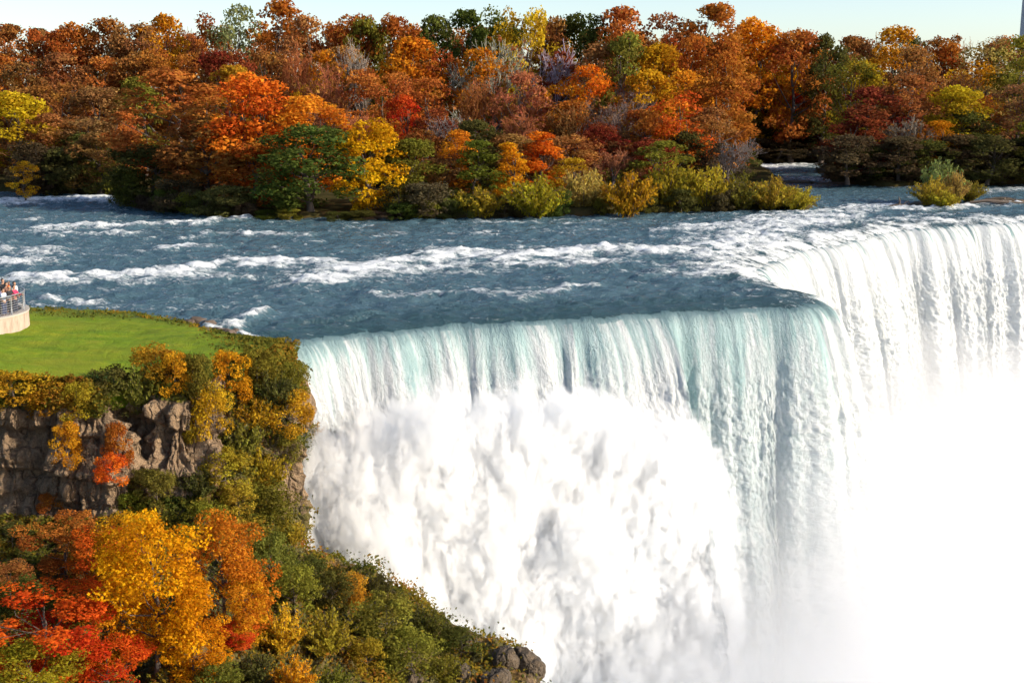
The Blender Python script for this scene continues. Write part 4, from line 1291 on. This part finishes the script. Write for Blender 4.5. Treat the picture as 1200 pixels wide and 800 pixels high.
# rough grass along the lawn's margins
gi = rng.uniform(0, 1, (26000, 2))
li = (gi[:, 0] * 89).astype(int); lj = (gi[:, 1] * 219).astype(int)
prob = rough_e[li, lj]
ok = rng.uniform(size=len(prob)) < prob * (0.15 + 0.9 * sstep(-0.1, 0.3, fbm(li * 0.15, lj * 0.12, 1, 3)))
gp = L[li[ok], lj[ok]] + rng.normal(0, 0.08, (ok.sum(), 3)) * np.array([1, 1, 0]) + np.array([0, 0, 0.08])
cv = np.clip(0.30 + 0.45 * fbm(gp[:, 0] * 0.4, gp[:, 1] * 0.4, 3, 3) + rng.normal(0, 0.12, len(gp)), 0, 1)
tag(card_cloud('rough_grass', gp, 0.09, rng, cv, M_UNDER), 'rough unmown grass along the lawn margins', 'grass', kind='stuff')

# rubble at the water's edge of the lawn
M_WET = simple_mat('wet_brown_rock', (0.10, 0.07, 0.05), 0.7, 0, 2.5, 0.5, 0.6)
for i, (x, y, s) in enumerate([(232, 378, .55), (246, 384, .6), (258, 389, .5), (240, 390, .45), (268, 394, .55), (252, 397, .4), (222, 380, .4), (284, 399, .4), (276, 390, .35)]):
    loc = at_z(x, y, 0.05)
    labs = ['brown boulder at the upstream end of the shore rubble', 'largest brown boulder of the rubble at the lawn shore', 'brown boulder in the middle of the shore rubble', 'small boulder on the lawn side of the rubble', 'brown boulder near the downstream end of the rubble', 'small stone lowest on the lawn side of the rubble', 'small stone farthest upstream on the lawn shore', 'small stone closest to the brink of the falls', 'wet stone in the shallows beside the rubble']
    boulder('shore_boulder', loc, (s * 1.3, s, s * 0.8), 60 + i, labs[i], 'boulder', 'boulders at the lawn shore', rz=i, mat=M_WET)

# end rocks of the talus
for (x, y, D, s, seed, rz, lab) in [(616, 780, 58.0, (1.0, .8, 1.2), 81, 0.3, 'pale brown boulder at the very tip of the talus'), (592, 773, 57.6, (.8, .7, .7), 82, 1.1, 'dark mossy boulder beside the pale tip boulder'),
                                    (546, 756, 58.6, (.9, .7, .55), 83, 2.0, 'dark boulder on the talus ridge above the tip'), (580, 800, 56.0, (.9, .7, .7), 84, 0.7, 'dark boulder at the bottom edge below the tip'), (540, 790, 56.2, (0.6, .5, .5), 85, .2, 'brown boulder among low shrubs at the bottom edge'),
                                    (480, 796, 54.5, (.6, .5, .45), 86, .5, 'half-buried rock at the bottom edge of the talus')]:
    loc, n = hit_cliff(x, y)
    p = Vector(at_d(x, y, D)) if loc is None else loc
    boulder('talus_boulder', p, s, seed, lab, 'boulder', 'boulders at the tip of the talus', rz=rz)

# ------------------------------------------------------------------ viewing terrace with railing and people
cxy = np.array([-32.0, 73.2]); RT = 3.7
zb, zt_ = 0.1, 1.55
a_ = np.linspace(-2.6, 1.5, 72)   # angle from +x
ca = np.stack([np.cos(a_), np.sin(a_)], 1)


def ring_wall(r0, r1, z0, z1):
    pr = [(r1, z0), (r1, z1 - 0.0), (r0, z1), (r0, z0)]
    V = np.array([[[r * c_[0], r * c_[1], z] for r, z in pr] for c_ in ca])
    f = []
    n = len(ca)
    for i in range(n - 1):
        for j in range(4):
            k_ = (j + 1) % 4
            f.append((i * 4 + j, (i + 1) * 4 + j, (i + 1) * 4 + k_, i * 4 + k_))
    f += [(0, 1, 2, 3), ((n - 1) * 4 + 3, (n - 1) * 4 + 2, (n - 1) * 4 + 1, (n - 1) * 4)]
    return V.reshape(-1, 3), np.array(f)


m, nt, out = new_mat('terrace_stone')
tc = N(nt, 'TexCoord')
c = ramp(nt, noise(nt, mapping(nt, tc.outputs['Object'], (2.5, 2.5, 0.8)), 1.0, 6, 0.65), [(0.3, (0.22, 0.165, 0.13)), (0.5, (0.40, 0.31, 0.25)), (0.7, (0.50, 0.40, 0.33))])
p = N(nt, 'BsdfPrincipled', Roughness=0.9); nt.links.new(c, p.inputs['Base Color']); nt.links.new(p.outputs[0], out.inputs[0])
M_STONE = m
ter = empty('viewing_terrace', (cxy[0], cxy[1], 0))
tag(ter, 'curved stone viewing terrace on the lawn with people on it', 'terrace')
v, f = ring_wall(RT - 0.35, RT, -0.3, zt_)
link('wall', np_mesh('terrace_wall', v, f, False), M_STONE, ter)
v, f = ring_wall(RT - 0.40, RT + 0.05, zt_ + 0.002, zt_ + 0.09)
link('coping', np_mesh('terrace_coping', v, f, False), simple_mat('coping_stone', (0.42, 0.38, 0.34), 0.8, 0, 2, 0.15), ter)
fan = np.vstack([[[0, 0, zt_ - 0.08]], np.column_stack([ca * (RT - 0.36), np.full(len(ca), zt_ - 0.08)])])
ff = np.array([(0, i, i + 1) for i in range(1, len(ca))])
link('paving', np_mesh('terrace_paving', fan, ff, False), simple_mat('paving', (0.30, 0.28, 0.26), 0.9, 0, 3, 0.2), ter)
M_STEEL = simple_mat('railing_steel', (0.30, 0.31, 0.33), 0.45, 0.5, 3, 0.1)
rl = empty('railing', (cxy[0], cxy[1], zt_ + 0.09))
tag(rl, 'grey steel railing with many horizontal bars on the terrace wall', 'railing')
rr_ = RT - 0.17
for h_ in np.linspace(0.14, 0.94, 7):
    v, f = tube_np([(np.column_stack([ca * rr_, np.full(len(ca), h_)]), np.full(len(ca), 0.018))], 6)
    link('rail_bar', np_mesh('rail_bar', v, f), M_STEEL, rl)
v, f = tube_np([(np.column_stack([ca * rr_, np.full(len(ca), 1.08)]), np.full(len(ca), 0.04))], 8)
link('handrail', np_mesh('handrail', v, f), M_STEEL, rl)
v, f = tube_np([(np.array([[0, 0, 0], [0, 0, 0.02], [0, 0, 0.55], [0, 0, 1.06]]), [0.07, 0.035, 0.035, 0.035])], 8)
pm = np_mesh('post', v, f); pm.materials.append(M_STEEL)
for a in np.arange(-2.4, 1.45, 0.42):
    o = link('post', pm, None, rl); o.location = (rr_ * math.cos(a), rr_ * math.sin(a), 0)

# people
def skin_mesh(name, joints, edges, radii, mat, parent, root=0):
    me = bpy.data.meshes.new(name)
    me.from_pydata([tuple(j) for j in joints], edges, [])
    o = link(name, me, mat, parent)
    md = o.modifiers.new('Skin', 'SKIN')
    if not me.skin_vertices: me.skin_vertices.new()
    for i, r in enumerate(radii):
        rr = r if isinstance(r, tuple) else (r, r)
        me.skin_vertices[0].data[i].radius = rr
        me.skin_vertices[0].data[i].use_root = (i == root)
    s = o.modifiers.new('Sub', 'SUBSURF'); s.levels = 1; s.render_levels = 2
    return o


M_SKIN = simple_mat('skin', (0.42, 0.24, 0.16), 0.6)


def person(loc, rz, h, shirt, legs, hair, arms, label, hat=None):
    """arms: per side (elbow, hand) offsets; the body is one surface, clothes and hair are children"""
    e = empty('person', loc, rz, (h / 1.72,) * 3)
    tag(e, label, 'person', 'people on the viewing terrace')
    J, E, R = [], [], []

    def add(p, r, par=None):
        J.append(p); R.append(r)
        if par is not None: E.append((par, len(J) - 1))
        return len(J) - 1
    pel = add((0, 0, .92), (.15, .11))
    ab = add((0, .01, 1.10), (.135, .10), pel)
    ch = add((0, .0, 1.32), (.165, .115), ab)
    nk = add((0, -.005, 1.47), .055, ch)
    jw = add((0, .03, 1.55), .075, nk)
    hd = add((0, .01, 1.64), .092, jw)
    add((0, .005, 1.69), .075, hd)
    hipk = []
    for s in (-1, 1):
        hp = add((.09 * s, 0, .84), .088, pel)
        kn = add((.10 * s, .02, .49), .058, hp)
        ak = add((.10 * s, -.01, .09), .042, kn)
        add((.11 * s, .13, .035), .035, ak)
        hipk.append(((.09 * s, 0, .84), (.10 * s, .02, .49), (.10 * s, -.01, .09)))
    sl = []
    for s, (el, ha) in zip((-1, 1), arms):
        sh = add((.175 * s, 0, 1.39), .055, ch)
        ei = add(el, .042, sh)
        wi = add(ha, .028, ei)
        dv_ = Vector(ha) - Vector(el); dv_.normalize()
        pa = Vector(ha) + dv_ * .07
        pi_ = add(tuple(pa), .032, wi)
        side_ = dv_.cross(Vector((0, 0, 1)));
        if side_.length < .1: side_ = Vector((1, 0, 0))
        side_.normalize()
        for q in range(4):
            b0 = pa + side_ * (q - 1.5) * .021 + dv_ * .03
            f1 = add(tuple(b0), .0095, pi_)
            ln_ = (.062, .072, .068, .05)[q]
            add(tuple(b0 + dv_ * ln_ + Vector((0, 0, -.02))), .0075, f1)
        th = Vector(ha) + side_ * -.04 + dv_ * .03
        t1 = add(tuple(th), .011, wi); add(tuple(th + dv_ * .045 - side_ * .012), .009, t1)
        sl.append(((.175 * s, 0, 1.39), el, tuple(Vector(el).lerp(Vector(ha), .8))))
    skin_mesh('body', J, E, R, M_SKIN, e)
    # shirt
    J2 = [(0, 0, .90), (0, .01, 1.10), (0, 0, 1.32), (0, -.003, 1.44)]
    R2_ = [(.175, .13), (.155, .12), (.185, .135), (.075, .075)]
    E2 = [(0, 1), (1, 2), (2, 3)]
    for a, b2, c2 in sl:
        i = len(J2); J2 += [a, b2, c2]; R2_ += [.075, .058, .046]; E2 += [(2, i), (i, i + 1), (i + 1, i + 2)]
    skin_mesh('jacket', J2, E2, R2_, simple_mat('jacket_cloth', shirt, 0.9), e)
    J3 = [(0, 0, .95)]; R3_ = [(.165, .125)]; E3 = []
    for a, b2, c2 in hipk:
        i = len(J3); J3 += [a, b2, c2]; R3_ += [.10, .072, .06]; E3 += [(0, i), (i, i + 1), (i + 1, i + 2)]
    skin_mesh('trousers', J3, E3, R3_, simple_mat('trouser_cloth', legs, 0.9), e)
    hp_ = [(0, -.045, 1.56), (0, -.035, 1.65), (0, -.005, 1.70), (0, .05, 1.70)]
    skin_mesh('hat' if hat else 'hair', hp_, [(0, 1), (1, 2), (2, 3)], [.07, .088, .085, .06], simple_mat('headwear' if hat else 'hair', hat or hair, 0.8), e)
    # face: eyes, nose, mouth, ears
    bmv, bmf = [], []
    for (cx_, cy_, cz_, r_) in [(-.033, .098, 1.632, .011), (.033, .098, 1.632, .011), (0, .112, 1.605, .013), (-.012, .1, 1.572, .012), (.012, .1, 1.572, .012), (-.092, .01, 1.615, .024), (.092, .01, 1.615, .024)]:
        b0 = len(bmv)
        bmv += [(cx_ + r_, cy_, cz_), (cx_ - r_, cy_, cz_), (cx_, cy_ + r_, cz_), (cx_, cy_ - r_, cz_), (cx_, cy_, cz_ + r_), (cx_, cy_, cz_ - r_)]
        bmf += [(b0 + i_, b0 + j_, b0 + k_) for i_, j_, k_ in [(0, 2, 4), (2, 1, 4), (1, 3, 4), (3, 0, 4), (2, 0, 5), (1, 2, 5), (3, 1, 5), (0, 3, 5)]]
    link('face', np_mesh('face', bmv, np.array(bmf)), simple_mat('features', (0.12, 0.06, 0.045), 0.6), e)
    return e


REST = [((-.25, .12, 1.15), (-.18, .40, 1.16)), ((.25, .12, 1.15), (.18, .40, 1.16))]
PHOTO = [((-.24, .16, 1.20), (-.09, .33, 1.48)), ((.24, .16, 1.20), (.09, .33, 1.48))]
POINT = [((-.24, .05, 1.12), (-.2, .28, 1.05)), ((.30, .22, 1.30), (.30, .48, 1.34))]
DOWN = [((-.24, -.02, 1.12), (-.25, .06, .87)), ((.24, -.02, 1.12), (.25, .06, .87))]
zf = zt_ - 0.08


def tpos(a, r): return (cxy[0] + r * math.cos(a), cxy[1] + r * math.sin(a), zf)


for px, D_, h, shirt, legs, hair, arms, lab, hat in [
    (17, 73.3, 1.68, (0.62, 0.03, 0.10), (0.04, 0.05, 0.09), (0.03, 0.02, 0.015), REST, 'person in a bright pink-red jacket at the end of the railing', None),
    (11.5, 72.9, 1.72, (0.02, 0.02, 0.025), (0.03, 0.03, 0.04), (0.03, 0.02, 0.015), REST, 'person in an orange cap and black jacket leaning on the railing', (0.75, 0.13, 0.02)),
    (4, 72.5, 1.62, (0.50, 0.56, 0.68), (0.05, 0.07, 0.16), (0.02, 0.015, 0.012), REST, 'person in a pale blue-white shirt leaning on the railing', None),
    (4.5, 74.6, 1.86, (0.025, 0.025, 0.03), (0.03, 0.03, 0.05), (0.015, 0.012, 0.01), PHOTO, 'tall dark-haired person in black raising both hands behind the others', None),
    (-2, 72.6, 1.70, (0.05, 0.10, 0.32), (0.10, 0.09, 0.08), (0.10, 0.06, 0.03), PHOTO, 'person in a royal blue jacket by the frame edge', None),
    (18, 74.8, 1.66, (0.62, 0.62, 0.64), (0.06, 0.06, 0.08), (0.02, 0.015, 0.012), DOWN, 'dark-haired person in white behind the pink-red jacket', None),
    (8.5, 73.9, 1.76, (0.16, 0.08, 0.06), (0.03, 0.03, 0.04), (0.02, 0.015, 0.01), DOWN, 'person in a brown top standing behind the orange cap', None),
]:
    q_ = at_d(px, 350, D_)
    person((q_[0], D_, zf), -math.pi / 2 - 0.3, h, shirt, legs, hair, arms, lab, hat)

# ------------------------------------------------------------------ mist
m, nt, out = new_mat('spray_mist')
geo = N(nt, 'NewGeometry'); sep = N(nt, 'SeparateXYZ'); nt.links.new(geo.outputs['Position'], sep.inputs[0])
pv = N(nt, 'VolumePrincipled')
pv.inputs['Color'].default_value = (0.99, 0.99, 1.0, 1)
pv.inputs['Anisotropy'].default_value = 0.1
zz = sep.outputs[2]; xx = sep.outputs[0]
nz = noise(nt, mapping(nt, geo.outputs['Position'], (0.10, 0.10, 0.13)), 1.0, 2, 0.55, 0.0)
# mist surface rises from left to right
top = mth(nt, 'ADD', mth(nt, 'MULTIPLY', xx, 0.42), -18.5)
top = mth(nt, 'MINIMUM', top, -10.0)
dep = mth(nt, 'SUBTRACT', top, zz)
dep = mth(nt, 'ADD', dep, mth(nt, 'MULTIPLY', mth(nt, 'SUBTRACT', nz, 0.5), 13.0))
dens = mth(nt, 'MULTIPLY', dep, 0.014)
dens = mth(nt, 'MAXIMUM', dens, 0.0)
dens = mth(nt, 'MINIMUM', dens, 0.11)
nt.links.new(dens, pv.inputs['Density'])
nt.links.new(pv.outputs[0], out.inputs['Volume'])
m.cycles.volume_step_rate = 0.6
# closed hull in front of the falls
hullxy = [(-8, 66), (2, 60.5), (14, 60.5), (40, 60.5), (66, 80), (78, 118), (70, 134), (40, 132), (6, 108), (-8, 84)]
nh = len(hullxy)
V = [(x, y, -35) for x, y in hullxy] + [(x, y, -2.0) for x, y in hullxy]
me = bpy.data.meshes.new('mist')
me.from_pydata(V, [], [tuple(range(nh))[::-1], tuple(range(nh, 2 * nh))] + [(i, (i + 1) % nh, nh + (i + 1) % nh, nh + i) for i in range(nh)])
import os
if not os.environ.get('NOMIST'):
    tag(link('mist', me, m), 'white mist rising from the foot of the falls', 'mist', kind='stuff')

# boiling spray at the foot of the near curtain: dense billows of droplets
m, nt, out = new_mat('boiling_spray')
geo = N(nt, 'NewGeometry'); pos = geo.outputs['Position']
sep = N(nt, 'SeparateXYZ'); nt.links.new(pos, sep.inputs[0])
x_, y_, z_ = sep.outputs
pv = N(nt, 'VolumePrincipled'); pv.inputs['Color'].default_value = (0.978, 0.984, 0.992, 1); pv.inputs['Anisotropy'].default_value = 0.0
# distance out from the mean line of the brink
SN = np.array([0.379, -0.925])
dd = mth(nt, 'ADD', mth(nt, 'MULTIPLY', mth(nt, 'ADD', x_, 13.0), float(SN[0])), mth(nt, 'MULTIPLY', mth(nt, 'SUBTRACT', y_, 71.5), float(SN[1])))
xr = N(nt, 'MapRange'); xr.inputs[1].default_value = -15; xr.inputs[2].default_value = 35; nt.links.new(x_, xr.inputs[0])
def xcurve(pts):
    lo = min(v for _, v in pts); hi = max(v for _, v in pts)
    r = ramp(nt, xr.outputs[0], [((x + 15) / 50, ((v - lo) / (hi - lo),) * 3) for x, v in pts])
    return mth(nt, 'ADD', mth(nt, 'MULTIPLY', r, hi - lo), lo)
ztop = xcurve([(-13, -6.5), (-10, -4.6), (-6, -3.4), (-1, -3.0), (4, -4.2), (8, -5.2), (11, -7.0), (15, -9.5), (22, -12.0), (34, -15)])
reach = xcurve([(-13, 3.6), (-8, 4.0), (-2, 4.0), (6, 4.8), (10, 5.2), (18, 6.0), (34, 6.0)])
below = mth(nt, 'SUBTRACT', ztop, z_)
grow = mth(nt, 'MINIMUM', mth(nt, 'MULTIPLY', below, 0.22), 2.6)
front_ = mth(nt, 'SUBTRACT', mth(nt, 'ADD', reach, grow), dd)
core = mth(nt, 'MINIMUM', below, front_)
# billows: absolute noise, three octaves, stretched a little downwards
warp = mapping(nt, pos, (1, 1, 0.55))
bl = None
for sc_, am in ((0.24, 2.0), (0.55, 2.1), (1.2, 2.3), (2.6, 2.0), (5.6, 1.3)):
    nz_ = noise(nt, warp, sc_, 0, 0.5)
    t_ = mth(nt, 'MULTIPLY', mth(nt, 'ABSOLUTE', mth(nt, 'SUBTRACT', nz_, 0.5)), am * 2.4)
    bl = t_ if bl is None else mth(nt, 'ADD', bl, t_)
fld = mth(nt, 'ADD', core, mth(nt, 'SUBTRACT', bl, 2.85))
dens = mth(nt, 'MULTIPLY', mth(nt, 'MINIMUM', mth(nt, 'MAXIMUM', fld, 0.0), 1.2), 1.7)
nt.links.new(dens, pv.inputs['Density'])
nt.links.new(pv.outputs[0], out.inputs['Volume'])
m.cycles.volume_step_rate = 0.13
P0 = np.array([-13.0, 71.5]); TD = np.array([0.925, 0.379])
q = [P0 + TD * -2.0 + SN * 1.2, P0 + TD * 27 + SN * 1.2, P0 + TD * 27 + SN * 10.5, P0 + TD * 3 + SN * 10.5, P0 + TD * -2.0 + SN * 7.5]
q = q[::-1]
V = [(a, b, -30) for a, b in q] + [(a, b, -1.6) for a, b in q]
me = bpy.data.meshes.new('boiling_spray')
me.from_pydata(V, [], [tuple(range(5))[::-1], tuple(range(5, 10))] + [(i, (i + 1) % 5, 5 + (i + 1) % 5, 5 + i) for i in range(5)])
if not os.environ.get('NOMIST'):
    tag(link('boiling_spray', me, m), 'white spray boiling up from the rocks under the near curtain', 'spray', kind='stuff')

# ------------------------------------------------------------------ light, sky, camera
SUN_EL, SUN_AZ = math.radians(25), math.radians(-14)   # azimuth counted from +X (right of the view) towards +Y
sdv = Vector((math.cos(SUN_EL) * math.cos(SUN_AZ), math.cos(SUN_EL) * math.sin(SUN_AZ), math.sin(SUN_EL)))
w = bpy.data.worlds.new('World'); scene.world = w; w.use_nodes = True
wn = w.node_tree
bg = wn.nodes['Background']
sky = wn.nodes.new('ShaderNodeTexSky'); sky.sky_type = 'NISHITA'; sky.sun_disc = False
sky.sun_elevation = SUN_EL
sky.sun_rotation = math.pi / 2 - SUN_AZ
sky.altitude = 100; sky.air_density = 0.74; sky.dust_density = 0.8; sky.ozone_density = 0.25
wn.links.new(sky.outputs[0], bg.inputs[0]); bg.inputs[1].default_value = 0.15
sl_ = bpy.data.lights.new('sun', 'SUN'); sl_.energy = 5.0; sl_.angle = math.radians(0.6); sl_.color = (1.0, 0.88, 0.70)
so = bpy.data.objects.new('sun', sl_); COL.objects.link(so)
so.rotation_euler = (-sdv).to_track_quat('-Z', 'Y').to_euler()

cam = bpy.data.cameras.new('camera'); cam.sensor_width = 36; cam.lens = F / 1200 * 36; cam.clip_end = 9000; cam.clip_start = 0.5
co = bpy.data.objects.new('camera', cam); COL.objects.link(co)
co.location = CAM; co.rotation_euler = (math.pi / 2 - math.atan(TP), 0, 0)
scene.camera = co

scene.view_settings.view_transform = 'Standard'
scene.view_settings.look = 'None'
scene.view_settings.exposure = 0.44
scene.view_settings.gamma = 1.0
scene.render.engine = 'CYCLES'
cy = scene.cycles
cy.use_denoising = True
cy.max_bounces = 18; cy.diffuse_bounces = 4; cy.volume_bounces = 12; cy.transmission_bounces = 4; cy.glossy_bounces = 3
cy.volume_step_rate = 1.0; cy.volume_max_steps = 128
cy.use_adaptive_sampling = True; cy.adaptive_threshold = 0.05; cy.adaptive_min_samples = 16
cy.sample_clamp_indirect = 8
